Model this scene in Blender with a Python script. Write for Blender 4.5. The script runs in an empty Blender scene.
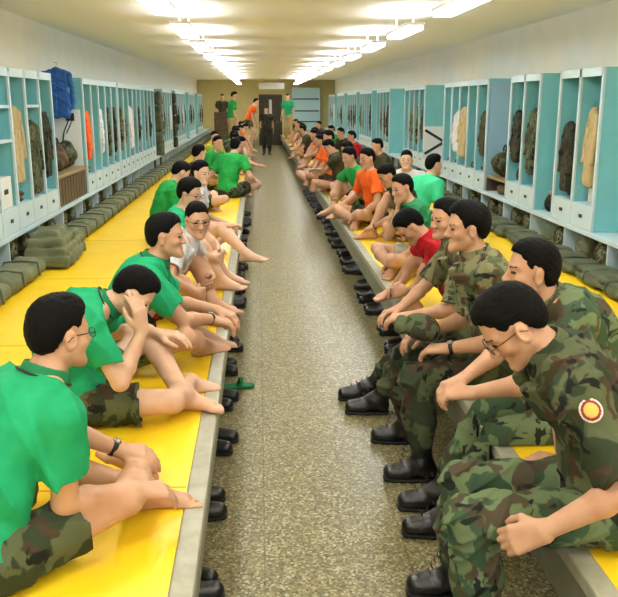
import bpy, bmesh, math, random
import numpy as np
from mathutils import Vector, Matrix, Euler

random.seed(7)
rng = np.random.default_rng(11)
SC = bpy.context.scene
COL = SC.collection
PI = math.pi
def rad(a): return a * PI / 180.0
def V(*a): return np.array(a if len(a) > 1 else a[0], dtype=float)
def unit(v):
    v = np.asarray(v, float); n = np.linalg.norm(v)
    return v / n if n > 1e-9 else np.array([0., 0., 1.])

# ------------------------------------------------------------------ materials
def srgb(r, g, b):
    def f(c):
        c /= 255.0
        return c / 12.92 if c <= 0.04045 else ((c + 0.055) / 1.055) ** 2.4
    return (f(r), f(g), f(b), 1.0)

def mat(name, col, rough=0.6, col2=None, scale=20.0, bump=0.0, bscale=60.0, spec=0.5, metal=0.0, sss=0.0, emit=None, es=0.0):
    m = bpy.data.materials.new(name); m.use_nodes = True
    nt = m.node_tree; N = nt.nodes; L = nt.links
    b = N['Principled BSDF']
    b.inputs['Roughness'].default_value = rough
    b.inputs['Metallic'].default_value = metal
    b.inputs['Specular IOR Level'].default_value = spec
    if emit:
        b.inputs['Emission Color'].default_value = emit
        b.inputs['Emission Strength'].default_value = es
    tc = N.new('ShaderNodeTexCoord')
    if col2 is not None:
        nz = N.new('ShaderNodeTexNoise'); nz.inputs['Scale'].default_value = scale
        nz.inputs['Detail'].default_value = 4
        L.new(tc.outputs['Object'], nz.inputs['Vector'])
        rp = N.new('ShaderNodeValToRGB')
        rp.color_ramp.elements[0].position = 0.35; rp.color_ramp.elements[1].position = 0.65
        rp.color_ramp.elements[0].color = col; rp.color_ramp.elements[1].color = col2
        L.new(nz.outputs['Fac'], rp.inputs['Fac']); L.new(rp.outputs['Color'], b.inputs['Base Color'])
    else:
        b.inputs['Base Color'].default_value = col
    if bump > 0:
        n2 = N.new('ShaderNodeTexNoise'); n2.inputs['Scale'].default_value = bscale
        n2.inputs['Detail'].default_value = 3
        L.new(tc.outputs['Object'], n2.inputs['Vector'])
        bp = N.new('ShaderNodeBump'); bp.inputs['Strength'].default_value = bump
        bp.inputs['Distance'].default_value = 0.01
        L.new(n2.outputs['Fac'], bp.inputs['Height']); L.new(bp.outputs['Normal'], b.inputs['Normal'])
    return m

def camo(name, cols, scale=8.0, rough=0.85):
    """blotchy four colour woodland print on cloth"""
    m = bpy.data.materials.new(name); m.use_nodes = True
    nt = m.node_tree; N = nt.nodes; L = nt.links
    b = N['Principled BSDF']; b.inputs['Roughness'].default_value = rough
    b.inputs['Specular IOR Level'].default_value = 0.2
    tc = N.new('ShaderNodeTexCoord')
    def blotch(off, sc, lo, dist):
        mp = N.new('ShaderNodeMapping'); mp.inputs['Location'].default_value = (off, off * 1.7, -off)
        L.new(tc.outputs['Object'], mp.inputs['Vector'])
        nz = N.new('ShaderNodeTexNoise'); nz.inputs['Scale'].default_value = sc
        nz.inputs['Detail'].default_value = 2.5; nz.inputs['Distortion'].default_value = dist
        L.new(mp.outputs['Vector'], nz.inputs['Vector'])
        rp = N.new('ShaderNodeValToRGB')
        rp.color_ramp.elements[0].position = lo; rp.color_ramp.elements[1].position = lo + 0.03
        L.new(nz.outputs['Fac'], rp.inputs['Fac'])
        return rp.outputs['Color']
    cur = None
    for i, (off, sc, lo, c) in enumerate([(3.1, scale * .9, .50, cols[1]), (9.7, scale * 1.1, .56, cols[2]), (17.3, scale * 1.3, .60, cols[3])]):
        f = blotch(off, sc, lo, 0.6)
        mx = N.new('ShaderNodeMix'); mx.data_type = 'RGBA'
        L.new(f, mx.inputs[0])
        if cur is None: mx.inputs[6].default_value = cols[0]
        else: L.new(cur, mx.inputs[6])
        mx.inputs[7].default_value = c
        cur = mx.outputs[2]
    L.new(cur, b.inputs['Base Color'])
    n2 = N.new('ShaderNodeTexNoise'); n2.inputs['Scale'].default_value = 14
    L.new(tc.outputs['Object'], n2.inputs['Vector'])
    bp = N.new('ShaderNodeBump'); bp.inputs['Strength'].default_value = 0.5; bp.inputs['Distance'].default_value = 0.015
    L.new(n2.outputs['Fac'], bp.inputs['Height']); L.new(bp.outputs['Normal'], b.inputs['Normal'])
    return m

M = {}
M['skin'] = mat('skin_light', srgb(214, 174, 146), .5, srgb(204, 160, 130), 9, spec=.35)
M['skin_tan'] = mat('skin_tan', srgb(200, 156, 124), .5, srgb(188, 140, 108), 9, spec=.35)
M['skin_pale'] = mat('skin_pale', srgb(226, 190, 156), .5, srgb(216, 174, 140), 9, spec=.35)
M['hair'] = mat('black_hair', srgb(5, 5, 5), .68, srgb(11, 10, 10), 140, .3, 320, spec=.12)
M['eye'] = mat('dark_eye', srgb(22, 15, 12), .25)
M['brow'] = mat('brow_hair', srgb(38, 28, 24), .7)
M['lip'] = mat('lip', srgb(176, 106, 92), .45)
M['green'] = mat('green_jersey', srgb(28, 152, 100), .8, srgb(36, 164, 110), 12, .35, 25, spec=.2)
M['green2'] = mat('leaf_green_jersey', srgb(34, 150, 66), .8, srgb(44, 164, 78), 12, .35, 25, spec=.2)
M['mint'] = mat('mint_jersey', srgb(60, 196, 136), .8, srgb(70, 206, 148), 12, .35, 25, spec=.2)
M['greencol'] = mat('green_collar_cloth', srgb(10, 118, 68), .8)
M['black_trim'] = mat('black_trim', srgb(26, 30, 26), .7)
M['orange'] = mat('orange_jersey', srgb(226, 92, 26), .8, srgb(236, 104, 36), 12, .3, 25, spec=.2)
M['red'] = mat('red_jersey', srgb(186, 28, 40), .8, srgb(172, 22, 34), 12, .3, 25, spec=.2)
M['white'] = mat('white_jersey', srgb(208, 208, 206), .8, srgb(196, 196, 198), 12, .3, 25, spec=.2)
M['olive'] = mat('olive_jersey', srgb(72, 70, 48), .8, srgb(62, 60, 40), 12, .3, 25, spec=.2)
M['lime'] = mat('yellow_green_jersey', srgb(150, 172, 50), .8)
M['redshort'] = mat('dark_red_shorts', srgb(128, 26, 46), .8, srgb(114, 22, 40), 12, .3, 25)
M['whiteshort'] = mat('white_shorts', srgb(214, 206, 190), .8)
M['khaki'] = mat('khaki_cloth', srgb(176, 156, 112), .85, srgb(160, 142, 100), 10, .3, 25)
M['camo'] = camo('woodland_camouflage', [srgb(84, 91, 63), srgb(50, 60, 41), srgb(69, 56, 42), srgb(27, 28, 24)], 9)
M['camo2'] = camo('faded_camouflage', [srgb(124, 122, 88), srgb(80, 92, 60), srgb(84, 66, 48), srgb(40, 40, 32)], 9)
M['camo_green'] = camo('green_camouflage', [srgb(104, 120, 84), srgb(62, 84, 60), srgb(78, 70, 52), srgb(34, 40, 34)], 9)
M['camo_dark'] = camo('dark_camouflage', [srgb(60, 62, 44), srgb(40, 46, 32), srgb(48, 40, 32), srgb(22, 22, 20)], 8)
M['camo_bag'] = camo('bag_camouflage', [srgb(120, 118, 88), srgb(66, 76, 52), srgb(84, 70, 52), srgb(36, 38, 30)], 13)
M['boot'] = mat('black_leather', srgb(16, 16, 17), .32, srgb(24, 24, 25), 30, .25, 60, spec=.6)
M['sole'] = mat('black_rubber', srgb(10, 10, 10), .7)
M['strap'] = mat('watch_strap', srgb(14, 14, 16), .5)
M['steel'] = mat('steel', srgb(150, 150, 150), .35, metal=1.0)
M['wire'] = mat('glasses_wire', srgb(60, 52, 46), .35, metal=.8)
M['yellow'] = None

# --------------------------------------------------- signed distance modelling
class Field:
    """list of soft shapes that are meshed into ONE continuous surface"""
    def __init__(s): s.p = []; s.fold = None; s.clip = []
    def rc(s, a, b, ra, rb, k=.02, op='u', flat=False):
        s.p.append(('r', op, k, (V(a), V(b), float(ra), float(rb), flat))); return s
    def el(s, c, r, R=None, k=.02, op='u'):
        s.p.append(('e', op, k, (V(c), V(r), np.eye(3) if R is None else np.asarray(R, float)))); return s
    def bx(s, c, h, rr, R=None, k=.01, op='u'):
        s.p.append(('b', op, k, (V(c), V(h), float(rr), np.eye(3) if R is None else np.asarray(R, float)))); return s
    def bounds(s):
        lo = V(1e9, 1e9, 1e9); hi = -lo
        for t, op, k, d in s.p:
            if op == 's': continue
            l, h = s.pb(t, d); lo = np.minimum(lo, l); hi = np.maximum(hi, h)
        return lo, hi
    @staticmethod
    def pb(t, d):
        if t == 'r':
            a, b, ra, rb, _ = d
            return np.minimum(a - ra, b - rb), np.maximum(a + ra, b + rb)
        if t == 'e': c, r, R = d; e = np.abs(R) @ r
        else: c, h, rr, R = d; e = np.abs(R) @ h + rr
        return c - e, c + e
    def mesh(s, vox):
        lo, hi = s.bounds(); lo = lo - 3 * vox - .01; hi = hi + 3 * vox + .01
        n = np.ceil((hi - lo) / vox).astype(int) + 1
        D = np.full(n, .2, np.float32)
        ax = [(lo[i] + vox * np.arange(n[i])).astype(np.float32) for i in range(3)]
        for t, op, k, d in s.p:
            l, h = s.pb(t, d); m = k + 2.5 * vox + .012
            i0 = np.clip(np.floor((l - m - lo) / vox).astype(int), 0, n); i1 = np.clip(np.ceil((h + m - lo) / vox).astype(int) + 1, 0, n)
            if np.any(i1 <= i0): continue
            sl = tuple(slice(i0[i], i1[i]) for i in range(3))
            X = ax[0][sl[0]][:, None, None]; Y = ax[1][sl[1]][None, :, None]; Z = ax[2][sl[2]][None, None, :]
            if t == 'r':
                a, b, ra, rb, flat = d; ba = b - a; L2 = max(float(ba @ ba), 1e-12)
                px, py, pz = X - a[0], Y - a[1], Z - a[2]
                tt = (px * ba[0] + py * ba[1] + pz * ba[2]) / L2
                hh = np.clip(tt, 0, 1)
                v = np.sqrt((px - hh * ba[0]) ** 2 + (py - hh * ba[1]) ** 2 + (pz - hh * ba[2]) ** 2) - (ra + (rb - ra) * hh)
                if flat: v = np.maximum(v, (tt - 1) * math.sqrt(L2))
            elif t == 'e':
                c, r, R = d; q = [X - c[0], Y - c[1], Z - c[2]]
                u = [q[0] * R[0, j] + q[1] * R[1, j] + q[2] * R[2, j] for j in range(3)]
                k0 = np.sqrt(sum((u[j] / r[j]) ** 2 for j in range(3))); k1 = np.sqrt(sum((u[j] / r[j] ** 2) ** 2 for j in range(3)))
                v = k0 * (k0 - 1) / np.maximum(k1, 1e-6)
            else:
                c, hf, rr, R = d; q = [X - c[0], Y - c[1], Z - c[2]]
                u = [np.abs(q[0] * R[0, j] + q[1] * R[1, j] + q[2] * R[2, j]) - hf[j] for j in range(3)]
                v = np.sqrt(sum(np.maximum(u[j], 0) ** 2 for j in range(3))) + np.minimum(np.maximum(np.maximum(u[0], u[1]), u[2]), 0) - rr
            o = D[sl]
            if op == 'u':
                if k > 1e-5:
                    g = np.maximum(k - np.abs(o - v), 0) / k; D[sl] = np.minimum(o, v) - g * g * k * .25
                else: D[sl] = np.minimum(o, v)
            else:
                v = -v
                g = np.maximum(k - np.abs(o - v), 0) / max(k, 1e-5); D[sl] = np.maximum(o, v) + g * g * k * .25
        X = ax[0][:, None, None]; Y = ax[1][None, :, None]; Z = ax[2][None, None, :]
        if s.fold: D += s.fold(X, Y, Z)
        for f in s.clip: D = np.maximum(D, f(X, Y, Z))
        D[0] = D[-1] = .2; D[:, 0] = D[:, -1] = .2; D[:, :, 0] = D[:, :, -1] = .2
        return nets(D, lo, vox)

def nets(D, lo, vox):
    S = D < 0
    c = np.zeros(np.array(S.shape) - 1, np.int8)
    offs = [(i, j, k) for i in (0, 1) for j in (0, 1) for k in (0, 1)]
    nx, ny, nz = S.shape
    for i, j, k in offs: c += S[i:nx - 1 + i, j:ny - 1 + j, k:nz - 1 + k]
    act = (c > 0) & (c < 8)
    I = np.argwhere(act)
    idx = np.full(c.shape, -1, np.int64); idx[act] = np.arange(len(I))
    pos = np.zeros((len(I), 3)); cnt = np.zeros(len(I))
    vals = {o: D[I[:, 0] + o[0], I[:, 1] + o[1], I[:, 2] + o[2]].astype(float) for o in offs}
    for o in offs:
        for axis in range(3):
            if o[axis] == 0:
                q = list(o); q[axis] = 1; q = tuple(q)
                da, db = vals[o], vals[q]; cr = (da < 0) != (db < 0)
                t = np.where(cr, da / np.where(cr, da - db, 1), 0)
                for m in range(3):
                    pos[:, m] += np.where(cr, o[m] + (t if m == axis else 0), 0)
                cnt += cr
    verts = lo + (I + pos / np.maximum(cnt, 1)[:, None]) * vox
    faces = []
    for axis in range(3):
        a1, a2 = (axis + 1) % 3, (axis + 2) % 3
        sA = [slice(1, -1)] * 3; sB = [slice(1, -1)] * 3
        sA[axis] = slice(0, -1); sB[axis] = slice(1, None)
        A = S[tuple(sA)]; B = S[tuple(sB)]
        E = np.argwhere(A != B)
        if not len(E): continue
        base = E.copy(); base[:, a1] += 1; base[:, a2] += 1
        fl = S[base[:, 0], base[:, 1], base[:, 2]]
        def cell(d1, d2):
            q = base.copy(); q[:, a1] -= d1; q[:, a2] -= d2
            return idx[q[:, 0], q[:, 1], q[:, 2]]
        quad = np.stack([cell(1, 1), cell(0, 1), cell(0, 0), cell(1, 0)], 1)
        quad[~fl] = quad[~fl][:, ::-1]
        faces.append(quad)
    return verts, np.concatenate(faces) if faces else np.zeros((0, 4), int)

def np_mesh(name, verts, faces, m, smooth=True):
    me = bpy.data.meshes.new(name)
    nv, nf = len(verts), len(faces)
    me.vertices.add(nv); me.vertices.foreach_set('co', verts.astype(np.float32).ravel())
    me.loops.add(nf * 4); me.loops.foreach_set('vertex_index', faces.astype(np.int32).ravel())
    me.polygons.add(nf)
    me.polygons.foreach_set('loop_start', np.arange(0, nf * 4, 4, dtype=np.int32))
    me.polygons.foreach_set('loop_total', np.full(nf, 4, np.int32))
    if smooth: me.polygons.foreach_set('use_smooth', np.ones(nf, bool))
    me.update(calc_edges=True); me.validate()
    me.materials.append(m)
    return me

def link(name, me, parent=None):
    o = bpy.data.objects.new(name, me); COL.objects.link(o)
    if parent is not None: o.parent = parent
    return o
def fobj(name, field, vox, m, parent=None):
    v, f = field.mesh(vox)
    return link(name, np_mesh(name, v, f, m), parent)
def tag(o, label, cat, group=None, kind=None):
    o['label'] = label; o['category'] = cat
    if group: o['group'] = group
    if kind: o['kind'] = kind
    return o
def empty(name, loc, rz=0):
    o = bpy.data.objects.new(name, None); COL.objects.link(o)
    o.location = loc; o.rotation_euler = (0, 0, rz); o.empty_display_size = .1
    return o

# polygon helpers
def box(bm, x0, x1, y0, y1, z0, z1, R=None, mi=0):
    vs = [bm.verts.new((x, y, z)) for x in (x0, x1) for y in (y0, y1) for z in (z0, z1)]
    for q in ((0, 1, 3, 2), (4, 6, 7, 5), (0, 4, 5, 1), (2, 3, 7, 6), (0, 2, 6, 4), (1, 5, 7, 3)):
        f = bm.faces.new([vs[i] for i in q]); f.material_index = mi
    if R is not None:
        for v in vs: v.co = R @ v.co
    return vs
def tube(bm, pts, r, seg=6, closed=False):
    pts = [Vector(p) for p in pts]; n = len(pts); rings = []
    for i, p in enumerate(pts):
        a = pts[(i - 1) % n] if (closed or i > 0) else p; b = pts[(i + 1) % n] if (closed or i < n - 1) else p
        t = (b - a).normalized()
        u = t.cross(Vector((0, 0, 1)) if abs(t.z) < .9 else Vector((1, 0, 0))).normalized(); w = t.cross(u)
        rr = r[i] if isinstance(r, (list, tuple)) else r
        rings.append([bm.verts.new(p + (u * math.cos(2 * PI * k / seg) + w * math.sin(2 * PI * k / seg)) * rr) for k in range(seg)])
    for i in range(n if closed else n - 1):
        A, B = rings[i], rings[(i + 1) % n]
        for k in range(seg): bm.faces.new((A[k], A[(k + 1) % seg], B[(k + 1) % seg], B[k]))
    if not closed:
        bm.faces.new(rings[0][::-1]); bm.faces.new(rings[-1])
def bobj(name, bm, m, parent=None, smooth=False, bevel=0.0):
    me = bpy.data.meshes.new(name)
    bmesh.ops.recalc_face_normals(bm, faces=bm.faces)
    bm.to_mesh(me); bm.free()
    for mm in (m if isinstance(m, (list, tuple)) else [m]): me.materials.append(mm)
    if smooth:
        for p in me.polygons: p.use_smooth = True
    o = link(name, me, parent)
    if bevel > 0:
        b = o.modifiers.new('bevel', 'BEVEL'); b.width = bevel; b.segments = 2; b.limit_method = 'ANGLE'
    return o
def copy_tree(o, parent=None):
    c = o.copy(); COL.objects.link(c); c.parent = parent
    for ch in list(o.children): copy_tree(ch, c)
    return c
ORD = ['nearest', 'second', 'third', 'fourth', 'fifth', 'sixth', 'seventh', 'eighth', 'ninth', 'tenth', 'eleventh', 'twelfth', 'thirteenth', 'fourteenth',
       'fifteenth', 'sixteenth', 'seventeenth', 'eighteenth', 'nineteenth', 'twentieth', 'twenty-first', 'twenty-second', 'twenty-third', 'twenty-fourth',
       'twenty-fifth', 'twenty-sixth', 'twenty-seventh', 'twenty-eighth', 'twenty-ninth', 'thirtieth', 'thirty-first', 'thirty-second', 'thirty-third',
       'thirty-fourth', 'thirty-fifth', 'thirty-sixth', 'thirty-seventh', 'thirty-eighth', 'thirty-ninth', 'fortieth', 'forty-first', 'forty-second', 'forty-third', 'forty-fourth', 'forty-fifth']
# ------------------------------------------------------------------ people
def rotm(yaw=0, pitch=0, roll=0):
    """yaw left +, pitch down +, roll to own right + ; local axes x right, y forward, z up"""
    return np.array((Matrix.Rotation(rad(yaw), 3, 'Z') @ Matrix.Rotation(-rad(pitch), 3, 'X') @ Matrix.Rotation(rad(roll), 3, 'Y')))
def ik(a, c, l1, l2, pole):
    a, c = V(a), V(c); d = c - a; L = np.linalg.norm(d); mx = (l1 + l2) * .998
    if L > mx: c = a + d / L * mx; d = c - a; L = mx
    L = max(L, abs(l1 - l2) + .02)
    u = unit(d); p = V(pole); p = p - u * (p @ u); p = unit(p)
    x = (l1 * l1 - l2 * l2 + L * L) / (2 * L); h = math.sqrt(max(l1 * l1 - x * x, 0))
    return a + u * x + p * h, c
def folds(amp, seed, wl=.09):
    r = np.random.default_rng(seed); W = []
    for i in range(6):
        d = unit(r.normal(size=3)) * 2 * PI / (wl * r.uniform(.7, 1.6)); W.append((d, r.uniform(0, 6.28)))
    def f(X, Y, Z):
        s = 0
        for d, ph in W:
            s = s + np.sin(d[0] * X + d[1] * Y + d[2] * Z + ph)
        return (amp * s / 2.4).astype(np.float32)
    return f
def creases(amp, seed, wl=.11):
    """cloth folds: soft ridges that bend and die out"""
    r = np.random.default_rng(seed); W = []
    for i in range(4):
        d = unit(r.normal(size=3) * V(1, 1, .7)) * PI / (wl * r.uniform(.7, 1.5)); e = r.normal(size=3) * 9; g = r.normal(size=3) * 6
        W.append((d, e, g, r.uniform(0, 6.28)))
    def f(X, Y, Z):
        s = 0
        for d, e, g, ph in W:
            a = d[0] * X + d[1] * Y + d[2] * Z + ph + .9 * np.sin(e[0] * X + e[1] * Y + e[2] * Z)
            s = s + (1 - np.abs(np.sin(a))) ** 2 * (.5 + .5 * np.sin(g[0] * X + g[1] * Y + g[2] * Z + ph))
        return (amp * (.45 - s)).astype(np.float32)
    return f

def hand(F, wrist, d, n, side, curl=.5, s=1.0, fine=True):
    """palm with five fingers; d finger direction, n palm normal, side +1 right hand"""
    d = unit(d); n = V(n); n = unit(n - d * (n @ d)); lat = np.cross(d, n) * side
    w = V(wrist)
    if not fine:
        F.rc(w, w + d * .09 * s, .026 * s, .03 * s, .012); F.rc(w + d * .09 * s, w + d * .09 * s + unit(d + n * curl * 1.3) * .06 * s, .028 * s, .018 * s, .012)
        F.rc(w + d * .03 * s + lat * .025 * s, w + d * .085 * s + lat * .055 * s + n * .02 * s, .014 * s, .01 * s, .008); return
    offs = [.031, .0105, -.0105, -.031]; ln = [.92, 1.05, .98, .8]; up = [0, .004, .003, -.002]
    for o, l, q in zip(offs, ln, up):
        kn = w + (d * (.088 + q) + lat * o) * s - n * .002 * s
        F.rc(w + lat * o * .55 * s, kn, .0175 * s, .0125 * s, .014)
        p = kn; ang = .15
        for seg, (sl, ra, rb, bend) in enumerate([(.043, .0105, .0095, .75), (.027, .0095, .0088, 1.0), (.021, .0088, .0075, .75)]):
            ang += curl * bend
            q2 = p + (d * math.cos(ang) + n * math.sin(ang) + lat * o * 1.2 * (1 - curl)) * sl * l * s
            F.rc(p, q2, ra * s, rb * s, .004 if seg else .007); p = q2
    t0 = w + (d * .022 + lat * .022 + n * .006) * s
    t1 = t0 + unit(d * .75 + lat * .65 + n * .35) * .045 * s; t2 = t1 + unit(d * .95 + lat * .1 + n * (.2 + curl * .5)) * .033 * s; t3 = t2 + unit(d + n * (.2 + curl * .7) - lat * .15) * .026 * s
    F.rc(t0, t1, .018 * s, .0135 * s, .012); F.rc(t1, t2, .0135 * s, .0115 * s, .004); F.rc(t2, t3, .0115 * s, .009 * s, .004)

def bare_foot(F, ank, f, u, side, s=1.0, fine=True):
    f = unit(f); u = V(u); u = unit(u - f * (u @ f)); lat = np.cross(f, u)   # +lat = own right
    a = V(ank)
    heel = a - f * .042 * s - u * .042 * s
    F.rc(a, heel, .038 * s, .031 * s, .03)
    inner = -side
    for o, r in ((.022, .026), (-.022, .023)):
        F.rc(a + f * .015 * s - u * .012 * s, a + (f * .135 + lat * inner * o - u * .052) * s, .034 * s, r * .85 * s, .03)
    F.rc(heel, a + (f * .13 - lat * inner * .02 - u * .058) * s, .028 * s, .018 * s, .03)
    for i, (o, l, r) in enumerate([(.034, .05, .0145), (.013, .05, .0105), (-.005, .045, .0098), (-.021, .038, .0092), (-.036, .03, .0088)]):
        if not fine and i % 2: continue
        b = a + (f * .138 + lat * inner * o - u * .056) * s
        F.rc(b, b + (f * l - u * .006) * s, r * 1.05 * s, r * s, .006)

def head_field(F, C, R, hs, fine=True):
    def P(x, y, z): return C + R @ (V(x, y, z) * hs)
    def el(c, r, k=.02, op='u', Q=None): F.el(P(*c), V(*r) * hs, R if Q is None else R @ Q, k, op)
    def rc(a, b, ra, rb, k=.02, op='u'): F.rc(P(*a), P(*b), ra * hs, rb * hs, k, op)
    el((0, -.012, .035), (.076, .096, .087))
    el((0, .032, -.026), (.0585, .052, .08), .03)
    for s in (-1, 1):
        rc((s * .052, .002, -.055), (s * .016, .068, -.098), .02, .0175, .03)
        el((s * .042, .052, -.026), (.025, .025, .022), .022)
        if fine: rc((s * .014, .078, .021), (s * .047, .064, .021), .0105, .009, .016)
        el((s * .079, -.006, -.012), (.011, .021, .034), .006, 'u', rotm(-s * 22, 0, 0))
        if fine:
            el((s * .089, -.004, -.008), (.006, .010, .019), .005, 's')
            el((s * .032, .094, .001), (.019, .016, .0105), .010, 's')
            el((s * .032, .071, .0), (.0155, .0125, .0095), .004)
            el((s * .0125, .093, -.036), (.0095, .011, .0085), .006)
    el((0, .076, -.103), (.02, .016, .015), .018)
    rc((0, .082, .008), (0, .104, -.032), .0075, .0115, .012)
    if fine:
        rc((-.017, .0815, -.062), (.017, .0815, -.062), .0062, .0062, .006); rc((-.013, .080, -.0745), (.013, .080, -.0745), .0068, .0068, .006)
        rc((-.021, .0905, -.0685), (.021, .0905, -.0685), .003, .003, .003, 's')

def hair_mesh(C, R, hs, vox, m, parent, fine, style=0, seed=0):
    F = Field()
    thick = [-.004, .001, -.005][style]
    c = C + R @ (V(0, -.014, .041) * hs); F.el(c, (V(.0845, .1045, .0955) + thick) * hs, R, .0)
    F.el(C + R @ (V(0, .02, .075) * hs), (V(.064, .074, .060) + thick) * hs, R, .02)
    F.el(C + R @ (V(0, -.05, .0) * hs), (V(.074, .066, .08) + thick * .6) * hs, R, .02)
    nz = folds(.0014 if fine else 0, seed, .016)
    def line(X, Y, Z):
        q = [X - C[0], Y - C[1], Z - C[2]]
        x, y, z = [(q[0] * R[0, j] + q[1] * R[1, j] + q[2] * R[2, j]) / hs for j in range(3)]
        hl = np.interp(y, [-.13, -.085, -.05, -.03, -.014, .014, .022, .034, .044, .058, .07, .1],
                       [-.066, -.062, -.048, -.012, .018, .018, -.006, .0, .044, .062, .074, .08])
        return hl + .008 * np.clip(np.abs(x) / .07, 0, 1) * (y > .06), z
    def clip(X, Y, Z):
        hl, z = line(X, Y, Z); return ((hl - z) * .75 * hs + 2 * nz(X, Y, Z)).astype(np.float32)
    def taper(X, Y, Z):
        hl, z = line(X, Y, Z); return (.0062 * hs * np.exp(-np.maximum(z - hl, 0) / .028) + nz(X, Y, Z)).astype(np.float32)
    F.clip = [clip]; F.fold = taper
    return fobj('hair', F, vox, m, parent)

def glasses(C, R, hs, parent, m):
    bm = bmesh.new()
    def P(x, y, z): return tuple(C + R @ (V(x, y, z) * hs))
    for s in (-1, 1):
        pts = [P(s * .033 + .024 * math.cos(a), .1 - .18 * abs(s * .033 + .024 * math.cos(a)) + .006, -.002 + .016 * math.sin(a)) for a in np.linspace(0, 2 * PI, 18, endpoint=False)]
        tube(bm, pts, .0016, 6, True)
        tube(bm, [P(s * .057, .096, .004), P(s * .08, .05, .008), P(s * .084, .0, .006), P(s * .084, -.022, -.012)], .0018, 6)
    tube(bm, [P(-.01, .105, .002), P(0, .109, .005), P(.01, .105, .002)], .0016, 6)
    return bobj('glasses', bm, m, parent, True)

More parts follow.
